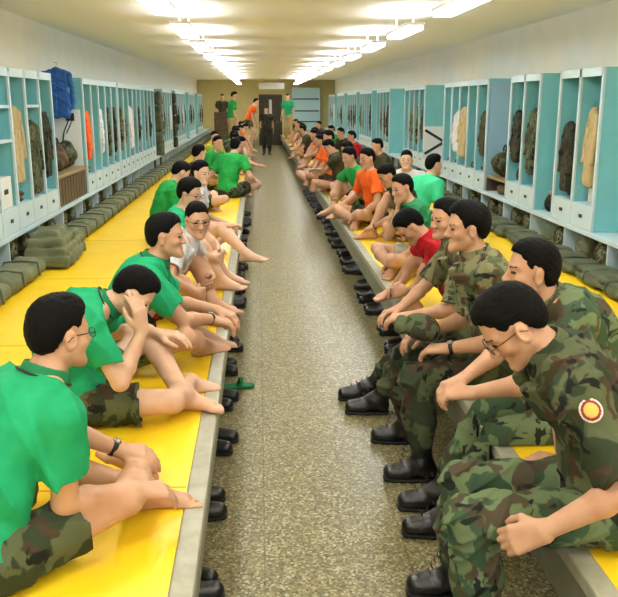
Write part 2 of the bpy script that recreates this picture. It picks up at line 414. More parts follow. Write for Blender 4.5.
def person(label, x, y, yaw, z=.45, s=1.0, pel=.10, spine=(.1, .3, .3), side=0.0, twist=0, head=(0, 10, 0),
           legs='cross', arms='lap', top='tee', topm='green', bot='shorts', botm='camo', skin='skin', specs=False, watch=None,
           feet='bare', group=None, vox=None, collar=False, patch=False, hairstyle=0, handcurl=(.5, .5), name='person', mouth=True, hs=None, hc=None, edge=None):
    dist = math.hypot(x, y, 1.0)
    vox = vox or max(.0052, dist * .0015)
    fine = vox < .0125; mid = vox < .019
    root_m = M[skin]
    Rz = np.array(Matrix.Rotation(rad(yaw), 3, 'Z')); base = V(x, y, z)
    def L(w): return (Rz.T @ (V(w) - base))        # world -> local
    def get(v): return L(v[1:]) if v[0] == 'w' else V(v)
    seed = abs(hash((round(x * 100), round(y * 100)))) % 10007
    # --- skeleton
    def dr(t, sd=0): return unit(V(math.sin(sd), math.sin(t), math.cos(t)))
    P0 = V(0, 0, pel); Rh = rotm(*head); hs = hs or s * .925
    def column(e):
        t1, t2, tn = spine[0] + e * .7, spine[1] + e, spine[2] + e * .6
        P1 = P0 + dr(t1, side * .5) * .19 * s; P2 = P1 + dr((t1 + t2) / 2, side) * .19 * s; P3 = P2 + dr(t2, side) * .13 * s
        return t1, t2, tn, P1, P2, P3, P3 + dr(tn, side) * .15 * s + Rh @ V(0, .018, 0) * s
    e = 0.0
    if hc is not None:      # lean the back until the head sits at its measured height, then stand the figure under it
        e0, e1 = -.25, 1.1
        for _ in range(24):
            e = (e0 + e1) / 2
            if column(e)[-1][2] > hc[2] - z: e0 = e
            else: e1 = e
    t1, t2, tn, P1, P2, P3, C = column(e)
    if hc is not None:
        o_ = Rz @ C; base = V(hc[0] - o_[0], hc[1] - o_[1], z); pass
    Rt = rotm(twist, t2 / PI * 180, side * 50); Rw = rotm(twist * .5, t1 / PI * 180, side * 25)
    sh = {q: P3 + Rt @ V(q * .172, .012, -.055) * s for q in (-1, 1)}
    hip = {q: P0 + V(q * .088, 0, -.005) * s for q in (-1, 1)}
    UA, FA, TH, SHN = .285 * s, .25 * s, .42 * s, .405 * s
    # --- legs
    A = {}; K = {}; FD = {}; FU = {}
    for q in (-1, 1):
        lg = legs[0 if q < 0 else 1] if isinstance(legs, tuple) else legs
        if lg == 'cross': d = dict(a=V(-q * .10, .32 if q > 0 else .21, .075) * s, p=V(q * 1., .25, .25), f=V(-q * .8, .55, -.05), u=V(q * .3, -.3, 1))
        elif lg == 'hug': d = dict(a=V(q * .09, .44, .078) * s, p=V(q * .12, .2, 1), f=V(q * .12, 1, 0), u=V(0, 0, 1))
        elif lg == 'hugwide': d = dict(a=V(q * .12, .40, .078) * s, p=V(q * .7, .2, 1), f=V(q * .3, 1, 0), u=V(0, 0, 1))
        elif lg == 'out': d = dict(a=V(q * .12, .72, .075) * s, p=V(q * .3, 0, 1), f=V(q * .3, 1, .9), u=V(0, -1, 1))
        elif lg == 'hang': d = dict(a=V(q * .13, .46, -.35), p=V(q * .1, 1, 1), f=V(q * .1, 1, -.1), u=V(0, 0, 1))
        elif lg == 'stand': d = dict(a=V(q * .1, -.02, .09), p=V(0, 1, 0), f=V(q * .2, 1, 0), u=V(0, 0, 1))
        else: d = lg
        a = get(d['a']); pl = d['p']; pl = (Rz.T @ V(pl[1:])) if pl[0] == 'w' else V(pl)
        fd = d['f']; fd = (Rz.T @ V(fd[1:])) if fd[0] == 'w' else V(fd)
        fu = d.get('u', V(0, 0, 1)); fu = (Rz.T @ V(fu[1:])) if fu[0] == 'w' else V(fu)
        K[q], A[q] = ik(hip[q], a, TH, SHN, pl); FD[q] = unit(fd); FU[q] = fu
    # --- arms
    Wr = {}; El = {}; HD = {}; HN = {}
    for q in (-1, 1):
        ar = arms[0 if q < 0 else 1] if isinstance(arms, tuple) else arms
        if ar == 'lap': d = dict(w=V(q * .05, .27, .13), p=V(q * .8, -.5, -.3), d=V(-q * .7, .7, -.2), n=V(0, -.2, -1))
        elif ar == 'knee': d = dict(w=K[q] + V(-q * .02, -.06, .05), p=V(q * .6, -.6, -.6), d=V(0, .8, -.5), n=V(0, -.3, -1))
        elif ar == 'shin': d = dict(w=(K[q] * .45 + A[q] * .55) + V(q * .045, .05, .02), p=V(q, -.3, 0), d=V(-q * .9, .3, -.2), n=V(-q * .3, -1, 0))
        elif ar == 'foot': d = dict(w=A[-q] + V(q * .06, -.01, .06), p=V(q * .8, -.4, 0), d=V(-q * .5, .7, -.3), n=V(0, -.2, -1))
        elif ar == 'chin': d = dict(w=C + Rh @ V(q * .03, .07, -.20) * s, p=V(q * .5, .3, -1), d=V(-q * .1, -.05, 1), n=V(-q * .2, -1, .1))
        elif ar == 'down': d = dict(w=sh[q] + V(q * .07, .05, -.52 * s), p=V(q * .3, -1, 0), d=V(0, .1, -1), n=V(-q, 0, 0))
        elif ar == 'back': d = dict(w=V(q * .22, -.24, .03), p=V(q * .3, -1, .3), d=V(q * .4, -.7, -.1), n=V(0, 0, -1))
        else: d = ar
        w = get(d['w']); pl = d['p']; pl = (Rz.T @ V(pl[1:])) if pl[0] == 'w' else V(pl)
        hd = d['d']; hd = (Rz.T @ V(hd[1:])) if hd[0] == 'w' else V(hd)
        hn = d['n']; hn = (Rz.T @ V(hn[1:])) if hn[0] == 'w' else V(hn)
        El[q], Wr[q] = ik(sh[q], w, UA, FA, pl); HD[q] = hd; HN[q] = hn
    # --- skin body: one continuous surface
    ed = 9.0 if edge is None else abs(base[0] - RX) + .012
    def rest(X, Y, Z): return (np.where(Y < ed, .004 - Z, -.1) + 0 * X).astype(np.float32)
    F = Field()
    F.el(P0, V(.155, .105, .11) * s, Rw, .03); F.el(P1, V(.135, .092, .14) * s, Rw, .05); F.el(P2, V(.15, .1, .16) * s, Rt, .05)
    nb = P3 + Rt @ V(0, .01, -.01) * s
    jaw = C + Rh @ V(0, -.022, -.055) * hs
    F.rc(nb - V(0, 0, .03), jaw, .058 * s, .05 * s, .03)
    for q in (-1, 1):
        F.rc(P3 + Rt @ V(q * .03, 0, -.04) * s, sh[q], .05 * s, .052 * s, .04); F.rc(jaw * .4 + nb * .6, sh[q] + Rt @ V(-q * .05, 0, .01), .035 * s, .036 * s, .04)
        F.rc(sh[q], El[q], .05 * s, .038 * s, .02)
        m1 = El[q] * .72 + Wr[q] * .28
        F.rc(El[q], m1, .036 * s, .040 * s, .015); F.rc(m1, Wr[q], .040 * s, .0255 * s, .015)
        F.rc(hip[q], K[q], .084 * s, .053 * s, .03)
        bk = unit(np.cross(np.cross(A[q] - K[q], K[q] - hip[q]), A[q] - K[q]) + 1e-6)
        m2 = K[q] * .68 + A[q] * .32 - bk * -.012 * s
        F.rc(K[q], A[q], .05 * s, .034 * s, .02); F.rc(K[q] * .85 + A[q] * .15, m2, .045 * s, .05 * s, .03); F.rc(m2, A[q], .05 * s, .033 * s, .03)
        hand(F, Wr[q], HD[q], HN[q], q, handcurl[0 if q < 0 else 1], s, mid)
        if feet == 'bare': bare_foot(F, A[q], FD[q], FU[q], q, s, mid)
        else: F.rc(A[q], A[q] + FD[q] * .05 - unit(FU[q]) * .02, .03, .02, .02)
    head_field(F, C, Rh, hs, fine)
    if pel < .3: F.clip = [rest]
    root = fobj(name, F, vox, root_m); root.location = base; root.rotation_euler = (0, 0, rad(yaw))
    tag(root, label, 'person', group)
    hair_mesh(C, Rh, hs, vox, M['hair'], root, fine, hairstyle, seed)
    # --- face details
    def HP(a, b, c): return C + Rh @ (V(a, b, c) * hs)
    if mid:
        for q in (-1, 1):
            E_ = Field(); E_.el(HP(q * .032, .0805, .0), V(.0165, .0062, .0058) * hs, Rh @ rotm(-q * 18, 0, -q * 4), 0); fobj('eye', E_, max(.0022, vox * .4), M['eye'], root)
            B_ = Field(); B_.rc(HP(q * .013, .0875, .020), HP(q * .047, .0725, .0235), .0056 * hs, .004 * hs, .002); fobj('eyebrow', B_, max(.0022, vox * .4), M['brow'], root)
        if mouth:
            E_ = Field(); E_.el(HP(0, .0805, -.068), V(.0195, .0078, .0105) * hs, Rh, 0); fobj('lips', E_, max(.0022, vox * .4), M['lip'], root)
    if specs: glasses(C, Rh, hs, root, M['wire'])
    # --- top
    T = Field(); th = .016 if top == 'tee' else .022
    T.el(P0 + V(0, 0, .03) * s, (V(.155, .108, .10) + th) * s, Rw, .03); T.el(P1, (V(.137, .1, .15) + th) * s, Rw, .05); T.el(P2, (V(.152, .103, .16) + th) * s, Rt, .05)
    for q in (-1, 1):
        T.rc(P3 + Rt @ V(q * .035, 0, -.03) * s, sh[q], (.05 + th * .7) * s, (.05 + th) * s, .04)
        frac = .68 if top == 'tee' else .86
        cuff = sh[q] + (El[q] - sh[q]) * frac
        T.rc(sh[q], cuff, (.05 + th) * s, (.052 + th * 1.1 if top == 'tee' else .047 + th) * s, .03, flat=True)
    T.rc(nb - V(0, 0, .03), nb + (jaw - nb) * .25, .07 * s, .062 * s, .02, flat=True)
    T.fold = creases(.017 if fine else .010, seed + 1, .13)
    for q in (-1, 1):
        frac = .68 if top == 'tee' else .86
        u = unit(El[q] - sh[q]); T.rc(sh[q] + (El[q] - sh[q]) * (frac - .16), sh[q] + (El[q] - sh[q]) * (frac + .2), .043 * s, .05 * s, .002, 's')
    T.rc(nb + (jaw - nb) * .3, jaw, .05 * s, .056 * s, .004, 's')
    if pel < .3: T.clip = [rest]
    shirt = fobj('shirt' if top == 'tee' else 'jacket', T, vox, M[topm], root)
    if top == 'bdu' and mid:
        for q in (-1, 1):      # rolled cuffs
            G = Field(); a0 = sh[q] + (El[q] - sh[q]) * .74; a1 = sh[q] + (El[q] - sh[q]) * .9
            G.rc(a1, a0, .068 * s, .071 * s, 0, flat=True); u = unit(El[q] - sh[q])
            G.clip = [lambda X, Y, Z, u=u, a1=a1: ((X - a1[0]) * u[0] + (Y - a1[1]) * u[1] + (Z - a1[2]) * u[2]).astype(np.float32)]
            G.rc(a0 - u * .03, a1 + u * .05, .047 * s, .05 * s, .002, 's')
            fobj('rolled_cuff', G, vox, M[topm], shirt)
    if collar and mid:
        G = Field(); up = unit(jaw - nb); o = nb - V(0, 0, .02)
        G.rc(o - up * .04, nb + up * .068 * s, .098 * s, .070 * s, 0, flat=True)
        G.clip = [lambda X, Y, Z: (-( (X - nb[0]) * up[0] + (Y - nb[1]) * up[1] + (Z - nb[2]) * up[2]) - .045).astype(np.float32)]
        fw = unit(Rt @ V(0, 1, 0)); G.rc(o - up * .03, nb + up * .1, .070 * s, .061 * s, .002, 's')
        G.rc(nb + fw * .08 - up * .02, nb + fw * .085 + up * .08, .004, .026, .004, 's')
        c = fobj('collar', G, min(vox, .006), M['greencol'] if topm in ('green', 'green2') else M[topm], shirt)
        if topm == 'green':
            bm = bmesh.new(); e1 = unit(np.cross(up, V(0, 1, .3))); e2 = np.cross(up, e1)
            tube(bm, [tuple(nb + up * .034 + (e1 * math.cos(a) + e2 * math.sin(a)) * .0822 * s) for a in np.linspace(0, 2 * PI, 24, endpoint=False)], .0042, 6, True)
            bobj('collar_stripe', bm, M['black_trim'], shirt, True)
    if top == 'bdu' and fine:
        for q in (-1, 1):
            Qp = Rt @ rotm(-q * 30, 0, 0); G = Field(); c0 = P2 + Rt @ V(q * .085, .104, .045) * s
            G.bx(c0, V(.048, .014, .055), .008, Qp, 0); pk = fobj('pocket', G, .007, M[topm], shirt)
            G = Field(); G.bx(c0 + Qp @ V(0, .004, .05), V(.05, .014, .014), .008, Qp, 0); fobj('pocket', G, .007, M[topm], shirt).name = 'pocket_flap'
    if patch and fine:
        q = -1; u = unit(El[q] - sh[q]); out = unit(V(-1, .05, .05) - u * (V(-1, .05, .05) @ u)); e2 = np.cross(u, out)
        c0 = sh[q] + (El[q] - sh[q]) * .24 + out * .0735 * s
        for nm, rr, dd, mm in (('patch_border', .034, 0, 'patch_w'), ('patch_ring', .029, .003, 'patch_r'), ('patch_center', .022, .006, 'patch_y')):
            G = Field(); G.el(c0 + out * dd, V(rr * 1.08, rr, .006), np.stack([u, e2, out], 1), 0); fobj(nm, G, .0035, M[mm], shirt)
    # --- bottom
    B = Field(); B.el(P0 - V(0, 0, .0), V(.175, .125, .115) * s, Rw, .03)
    long = bot == 'trousers'
    for q in (-1, 1):
        if long:
            B.rc(hip[q], K[q], .098 * s, .076 * s, .03)
            end = K[q] + (A[q] - K[q]) * (.75 if feet == 'boot' else .93); mdl = K[q] + (A[q] - K[q]) * .5
            B.rc(K[q], mdl, .074 * s, .076 * s, .02); B.rc(mdl, end, .076 * s, .06 * s, .03)
        else:
            ce = hip[q] + (K[q] - hip[q]) * .62; B.rc(hip[q], ce, .1 * s, .088 * s, .03, flat=True)
    B.fold = creases(.015 if fine else .010, seed + 2, .13)
    if not long:
        for q in (-1, 1): B.rc(hip[q] + (K[q] - hip[q]) * .5, hip[q] + (K[q] - hip[q]) * .75, .066 * s, .072 * s, .002, 's')
    B.clip = [rest] if pel < .3 else []
    fobj('trousers' if long else 'shorts', B, vox, M[botm], root)
    # --- boots
    if feet in ('boot', 'shoe'):
        for q in (-1, 1):
            a = A[q]; f = FD[q]; u = unit(FU[q] - f * (FU[q] @ f)); lt = np.cross(f, u); shd = unit(K[q] - a)
            ft = Field()
            if feet == 'boot': ft.rc(a - u * .01, a + shd * .17, .05, .056, .02, flat=True)
            ft.rc(a - f * .03 - u * .04, a + f * .02 - u * .01, .045, .047, .03); ft.rc(a - u * .005, a + f * .14 - u * .045, .046, .036, .03)
            for o in (-.018, .018): ft.rc(a + f * .08 - u * .05 + lt * o, a + f * .165 - u * .05 + lt * o * .8, .03, .028, .03)
            gz = -.078
            ft.clip = [lambda X, Y, Z, a=a, u=u: (-( (X - a[0]) * u[0] + (Y - a[1]) * u[1] + (Z - a[2]) * u[2]) - .074).astype(np.float32)]
            b = fobj('boot' if feet == 'boot' else 'shoe', ft, max(.006, vox * .8), M['boot'], root)
            so = Field()
            for o in (-.018, .018):
                so.rc(a - f * .035 - u * .085 + lt * o * .6, a + f * .06 - u * .085 + lt * o * .6, .036, .034, .01); so.rc(a + f * .06 - u * .085 + lt * o, a + f * .168 - u * .085 + lt * o * .8, .034, .031, .01)
            so.clip = [lambda X, Y, Z, a=a, u=u: (np.abs((X - a[0]) * u[0] + (Y - a[1]) * u[1] + (Z - a[2]) * u[2] + .08) - .009).astype(np.float32)]
            fobj('sole', so, max(.006, vox * .8), M['sole'], b)
            if feet == 'boot' and fine:
                bm = bmesh.new()
                for i in range(6):
                    t = i / 5; c0 = (a + f * .11 + u * .012) * (1 - t) + (a + shd * .15 + f * .055) * t
                    tube(bm, [tuple(c0 - lt * .022), tuple(c0 + f * .006 + u * .004), tuple(c0 + lt * .022)], .0025, 5)
                bobj('laces', bm, M['sole'], b, True)
    if watch is not None:
        q = watch; ax = unit(El[q] - Wr[q]); c0 = Wr[q] + ax * .018; e1 = unit(np.cross(ax, V(.3, .2, 1))); e2 = np.cross(ax, e1)
        G = Field()
        G.rc(c0 - ax * .011, c0 + ax * .011, .0315 * s, .0315 * s, 0, flat=True)
        G.clip = [lambda X, Y, Z: (np.abs((X - c0[0]) * ax[0] + (Y - c0[1]) * ax[1] + (Z - c0[2]) * ax[2]) - .010).astype(np.float32)]
        w_ = fobj('watch', G, .004, M['strap'], root)
        bk_ = unit(-HN[q] - ax * (-HN[q] @ ax)); G = Field(); G.el(c0 + bk_ * .03 * s, V(.017, .017, .007), np.stack([ax, np.cross(bk_, ax), bk_], 1), 0); fobj('watch_face', G, .003, M['steel'], w_)
    return root, dict(C=C, A=A, K=K, Wr=Wr, El=El, sh=sh)
M['patch_w'] = mat('patch_white', srgb(214, 204, 196), .8); M['patch_r'] = mat('patch_red', srgb(140, 44, 50), .8); M['patch_y'] = mat('patch_yellow', srgb(212, 178, 84), .8)
DOWN_NEAR, DOWN_FAR, UP_FILL = 14.5, 8.5, 16  # strengths of the added lamps, the upward fill last
# ------------------------------------------------------------------ the room
# platform top .45; left platform edge x -.21, right .965; locker fronts -2.08 / 2.82; far wall y 36
LX, RX, LF, RF, FAR, TOPZ = -.21, .965, -2.08, 2.82, 36.0, .45
WL, WR, CEIL = -2.62, 3.36, 2.78

def floor_mat():
    m = bpy.data.materials.new('terrazzo'); m.use_nodes = True
    nt = m.node_tree; N = nt.nodes; L = nt.links; b = N['Principled BSDF']
    tc = N.new('ShaderNodeTexCoord')
    vo = N.new('ShaderNodeTexVoronoi'); vo.inputs['Scale'].default_value = 96
    L.new(tc.outputs['Object'], vo.inputs['Vector'])
    rp = N.new('ShaderNodeValToRGB'); rp.color_ramp.interpolation = 'CONSTANT'
    sx = N.new('ShaderNodeSeparateColor'); L.new(vo.outputs['Color'], sx.inputs['Color'])
    els = [(0, srgb(116, 108, 70)), (.25, srgb(140, 132, 92)), (.5, srgb(98, 92, 60)), (.68, srgb(166, 158, 122)), (.82, srgb(70, 66, 44)), (.92, srgb(190, 184, 156))]
    while len(rp.color_ramp.elements) < len(els): rp.color_ramp.elements.new(.5)
    for e, (p, c) in zip(rp.color_ramp.elements, els): e.position = p; e.color = c
    L.new(sx.outputs['Red'], rp.inputs['Fac'])
    nz = N.new('ShaderNodeTexNoise'); nz.inputs['Scale'].default_value = 1.6; L.new(tc.outputs['Object'], nz.inputs['Vector'])
    mx = N.new('ShaderNodeMix'); mx.data_type = 'RGBA'; mx.inputs[7].default_value = srgb(128, 118, 78)
    mr = N.new('ShaderNodeMapRange'); mr.inputs[3].default_value = .08; mr.inputs[4].default_value = .3
    L.new(nz.outputs['Fac'], mr.inputs[0]); L.new(mr.outputs[0], mx.inputs[0]); L.new(rp.outputs['Color'], mx.inputs[6])
    br = N.new('ShaderNodeTexBrick'); br.offset = 0.0; br.inputs['Scale'].default_value = 1.0
    br.inputs['Brick Width'].default_value = .6; br.inputs['Row Height'].default_value = .6
    br.inputs['Mortar Size'].default_value = .004; br.inputs['Color1'].default_value = (1, 1, 1, 1); br.inputs['Color2'].default_value = (.93, .93, .9, 1); br.inputs['Mortar'].default_value = (.62, .6, .55, 1)
    L.new(tc.outputs['Object'], br.inputs['Vector'])
    m2 = N.new('ShaderNodeMix'); m2.data_type = 'RGBA'; m2.blend_type = 'MULTIPLY'; m2.inputs[0].default_value = 1
    L.new(mx.outputs[2], m2.inputs[6]); L.new(br.outputs['Color'], m2.inputs[7]); L.new(m2.outputs[2], b.inputs['Base Color'])
    b.inputs['Roughness'].default_value = .34
    return m
M['wall'] = mat('white_paint', srgb(236, 236, 230), .8, srgb(230, 231, 226), 3)
M['wallbeige'] = mat('beige_paint', srgb(206, 196, 146), .8, srgb(198, 188, 138), 3)
M['ceiling'] = mat('ceiling_paint', srgb(246, 246, 244), .85)
M['yellow'] = mat('yellow_linoleum', srgb(250, 210, 36), .36, srgb(246, 202, 30), 4, .04, 8, spec=.4)
M['seam'] = mat('linoleum_seam', srgb(214, 160, 20), .5)
M['strip'] = mat('grey_varnished_wood', srgb(166, 164, 142), .45, srgb(148, 146, 124), 14, .1, 40)
M['board'] = mat('grey_green_board', srgb(128, 128, 104), .5, srgb(114, 114, 90), 10, .1, 40)
M['dark'] = mat('recess_shade', srgb(46, 44, 36), .9)  # shade under the platforms, put into the colour
M['teal'] = mat('teal_enamel', srgb(122, 194, 198), .42, srgb(114, 186, 192), 3)
M['tealback'] = mat('teal_enamel_back', srgb(104, 172, 178), .5)
M['pale'] = mat('pale_cyan_enamel', srgb(190, 212, 220), .4, srgb(182, 206, 214), 4)
M['slot'] = mat('dark_slot', srgb(40, 46, 48), .6)
M['bluegrey'] = mat('blue_grey_panel', srgb(140, 176, 196), .5)
M['paleblue'] = mat('pale_blue_panel', srgb(160, 198, 212), .5)
M['mattress'] = mat('olive_canvas', srgb(110, 114, 84), .85, srgb(96, 102, 72), 7, .4, 30)
M['mattress2'] = mat('dark_olive_canvas', srgb(84, 92, 66), .85, srgb(72, 80, 56), 7, .4, 30)
M['wood'] = mat('brown_wood', srgb(84, 66, 44), .55, srgb(66, 50, 34), 6)
M['woodtop'] = mat('olive_wood_top', srgb(140, 126, 88), .5)
M['whiteboard'] = mat('white_board', srgb(214, 218, 216), .5)
M['black'] = mat('black_plastic', srgb(22, 22, 24), .45)
M['denim'] = mat('blue_cloth', srgb(38, 92, 164), .8, srgb(32, 82, 150), 10, .3, 25)
M['brownbag'] = mat('brown_canvas', srgb(92, 72, 48), .85, srgb(78, 60, 40), 9, .4, 25)
M['paper'] = mat('paper', srgb(226, 220, 204), .7)
M['lamp'] = mat('added_lamp_diffuser', srgb(250, 250, 246), .5, emit=(1, .985, .94, 1), es=6.0)  # glow of the added ceiling lamps
M['lampbody'] = mat('added_lamp_body', srgb(240, 240, 238), .5)
M['doorwood'] = mat('dark_door', srgb(58, 48, 36), .5)

def structure(name, x0, x1, y0, y1, z0, z1, m):
    bm = bmesh.new(); box(bm, x0, x1, y0, y1, z0, z1); o = bobj(name, bm, m); o['kind'] = 'structure'; return o
structure('floor', WL - .1, WR + .1, -3, FAR + .1, -.1, 0, floor_mat())
structure('ceiling', WL - .1, WR + .1, -3, FAR + .1, CEIL, CEIL + .1, M['ceiling'])
structure('wall_left', WL - .1, WL, -3, FAR, 0, CEIL, M['wall'])
structure('wall_right', WR, WR + .1, -3, FAR, 0, CEIL, M['wall'])
# far wall with a door opening .1 .. .98
bm = bmesh.new(); D0, D1, DH = .10, .98, 2.10
box(bm, WL, D0, FAR, FAR + .1, 0, CEIL); box(bm, D1, WR, FAR, FAR + .1, 0, CEIL); box(bm, D0, D1, FAR, FAR + .1, DH, CEIL)
o = bobj('wall_far', bm, M['wallbeige']); o['kind'] = 'structure'
dr = structure('door_1', D0, D1, FAR + .04, FAR + .08, 0, DH, M['doorwood'])
bm = bmesh.new(); box(bm, .48, .60, FAR + .02, FAR + .04, 1.2, 1.95); bobj('door_pane', bm, M['whiteboard'], dr)
bm = bmesh.new(); tube(bm, [(.88, FAR + .035, 1.0), (.88, FAR - .02, 1.0), (.78, FAR - .02, 1.0)], .012); bobj('door_handle', bm, M['steel'], dr)
bm = bmesh.new()
box(bm, D0 - .07, D0, FAR - .03, FAR, 0, DH + .07); box(bm, D1, D1 + .07, FAR - .03, FAR, 0, DH + .07); box(bm, D0, D1, FAR - .03, FAR, DH, DH + .07)
o = bobj('trim_1', bm, M['wood']); o['kind'] = 'structure'

# sleeping platforms
def platform(label, xe, xw, sgn):
    t = empty('sleeping_platform', (xe, 0, 0)); tag(t, label, 'platform', 'sleeping platforms')
    y0, y1 = -2.0, FAR - .02
    a, b = sorted((xe - sgn * .075 - xe, xw - xe))
    bm = bmesh.new(); box(bm, a, b, y0, y1, .40, TOPZ); bobj('linoleum_top', bm, M['yellow'], t)
    bm = bmesh.new(); a, b = sorted((0, -sgn * .075)); box(bm, a, b, y0, y1, .40, TOPZ + .004); bobj('edge_strip', bm, M['strip'], t, bevel=.008)
    bm = bmesh.new(); a, b = sorted((-sgn * .012, -sgn * .05)); box(bm, a, b, y0, y1, .25, .40); bobj('front_board', bm, M['board'], t)
    bm = bmesh.new(); a, b = sorted((-sgn * .42, -sgn * .45)); box(bm, a, b, y0, y1, 0, .40); bobj('back_board', bm, M['dark'], t)  # board coloured dark to stand for the shade below the platform
    for i in range(20):
        bm = bmesh.new(); y = -1.2 + i * 1.9; a, b = sorted((-sgn * .34, -sgn * .39)); box(bm, a, b, y, y + .06, 0.001, .25)
        bobj('support_post', bm, M['board'], t)
    for i in range(19):
        bm = bmesh.new(); y = .9 + i * 1.86; a, b = sorted((-sgn * .08, xw - xe)); box(bm, a, b, y, y + .008, TOPZ, TOPZ + .0015)
        bobj('linoleum_seam', bm, M['seam'], t)
platform('long yellow sleeping platform along the left lockers, green shirts sitting on it', LX, WL + .03, 1)
platform('long yellow sleeping platform along the right lockers, camouflage uniforms sitting on it', RX, WR - .03, -1)

# ------------------------------------------------------------------ storage base with open cubbies, all along each side
def storage_base(label, xf, xb, sgn, y0, y1):
    t = empty('storage_base', (xf, 0, TOPZ)); tag(t, label, 'storage', 'storage bases')
    w = xb - xf
    def bb(bm, d0, d1, ya, yb, za, zb): a, b = sorted((sgn * d0, sgn * d1)); box(bm, a, b, ya, yb, za, zb)
    D = abs(w)
    bm = bmesh.new(); bb(bm, -.012, D, y0, y1, .275, .315); bobj('shelf_board', bm, M['pale'], t, bevel=.004)
    bm = bmesh.new(); bb(bm, D - .02, D, y0, y1, 0.002, .275); bobj('back_panel', bm, M['tealback'], t)
    y = y0
    while y < y1 + .01:
        bm = bmesh.new(); bb(bm, 0, D - .02, y - .013, y + .013, 0.002, .275); bobj('divider', bm, M['pale'], t); y += .95
LB0, RB0 = 4.80, 4.35
storage_base('pale enamel base of open cubbies under the left lockers', LF, WL, -1, LB0, LB0 + .95 * 32)
storage_base('pale enamel base of open cubbies under the right lockers', RF, WR, 1, RB0, RB0 + .95 * 33)

SHZ = TOPZ + .315    # shelf surface
def locker(label, xf, xb, sgn, y0, n, w=.47, h=2.13, shelves=(), group='lockers'):
    t = empty('locker', (xf, y0, SHZ)); tag(t, label, 'locker', group)
    D = abs(xb - xf) - .01; H = h - SHZ; Ltot = n * w
    def bb(bm, d0, d1, ya, yb, za, zb): a, b = sorted((sgn * d0, sgn * d1)); box(bm, a, b, ya, yb, za, zb)
    bm = bmesh.new()
    for i in range(n + 1): bb(bm, .02, D, i * w - .009, i * w + .009, .001, H)
    bb(bm, .02, D, 0, Ltot, H - .02, H)
    bobj('carcass', bm, M['teal'], t)
    bm = bmesh.new(); bb(bm, D - .015, D, 0, Ltot, .001, H); bobj('back_panel', bm, M['tealback'], t)
    bm = bmesh.new()
    for i in range(n + 1): bb(bm, 0, .02, i * w - .018, i * w + .018, .001, H)
    bb(bm, 0, .02, 0, Ltot, H - .07, H)
    bobj('front_frame', bm, M['pale'], t)
    bm = bmesh.new(); bb(bm, .02, D - .015, .01, Ltot - .01, .195, .212); bobj('compartment_floor', bm, M['pale'], t)
    for i in range(n):
        bm = bmesh.new(); bb(bm, .004, .02, i * w + .02, (i + 1) * w - .02, .005, .21); d = bobj('drawer', bm, M['pale'], t)
        bm = bmesh.new(); c = (i + .5) * w; bb(bm, -.002, .004, c - .032, c + .032, .095, .125); bobj('label_slot', bm, M['slot'], d)
    for i, zz in shelves:
        bm = bmesh.new(); bb(bm, .01, D - .015, i * w + .01, (i + 1) * w - .01, zz - SHZ, zz - SHZ + .025); bobj('inner_shelf', bm, M['pale'], t)
    return t
# left run: (start, compartments); open bays lie between the units
LU = [(4.90, 1), (6.14, 5), (10.0, 5), (12.45, 9), (18.2, 4), (21.0, 6), (25.0, 5), (28.6, 5)]
RU = [(4.75, 2), (6.63, 2), (8.13, 2), (10.0, 5), (13.85, 4), (17.6, 4), (20.4, 5), (23.6, 5), (27.0, 5), (30.4, 5)]
for i, (y, n) in enumerate(LU):
    sh = ((1, 1.80), (1, 1.52), (3, 1.80)) if i == 1 else ()
    locker(f'teal steel locker with open compartments over the left platform, {ORD[i]} from the camera', LF, WL, -1, y, n, shelves=sh, group='lockers along the left wall')
for i, (y, n) in enumerate(RU):
    locker(f'teal steel locker with open compartments over the right platform, {ORD[i]} from the camera', RF, WR, 1, y, n, group='lockers along the right wall')

# bay furniture on the left between the first and second locker
t = empty('dresser', (LF - .02, 8.53, SHZ)); tag(t, 'olive brown slatted dresser in the open bay between left lockers', 'dresser')
bm = bmesh.new(); box(bm, -.48, 0, 0, 1.42, .002, .30)
for i in range(10): box(bm, 0, .012, .02 + i * .136, .135 + i * .136, .02, .28)
bobj('body', bm, M['wood'], t)
bm = bmesh.new(); box(bm, -.48, .02, -.01, 1.435, .30, .335); bobj('top', bm, M['woodtop'], t, bevel=.006)
t = empty('white_board', (LF - .04, 9.93, SHZ + .337)); tag(t, 'white board with a black drawing standing behind the packs on the dresser', 'board')
bm = bmesh.new(); box(bm, -.46, 0, 0, .02, .001, .66); bobj('panel', bm, M['whiteboard'], t)
bm = bmesh.new(); box(bm, -.17, -.07, -.005, 0, .53, .62); tube(bm, [(-.14, -.003, .53), (-.2, -.003, .40), (-.23, -.003, .25)], .008); tube(bm, [(-.10, -.003, .53), (-.17, -.003, .38)], .006)
bobj('drawing', bm, M['black'], t)
structure('trim_2', LF - .52, LF - .50, 8.42, 9.99, SHZ, 2.13, M['bluegrey'])
# boarded ends of the open bays
def panel(name, label, sgn, xf, y, z0, z1, m):
    bm = bmesh.new(); a, b = sorted((xf + sgn * .03, xf + sgn * .50)); box(bm, a, b, y - .02, y, z0, z1); return tag(bobj(name, bm, m), label, 'panel')
panel('bay_panel', 'pale blue panel closing the bay beyond the long left locker', -1, LF, 18.18, SHZ + .002, 2.1, M['paleblue'])
panel('bay_panel', 'blue grey panel behind the duffel bag in the right locker bay', 1, RF, 9.975, SHZ + .002, 2.1, M['bluegrey'])
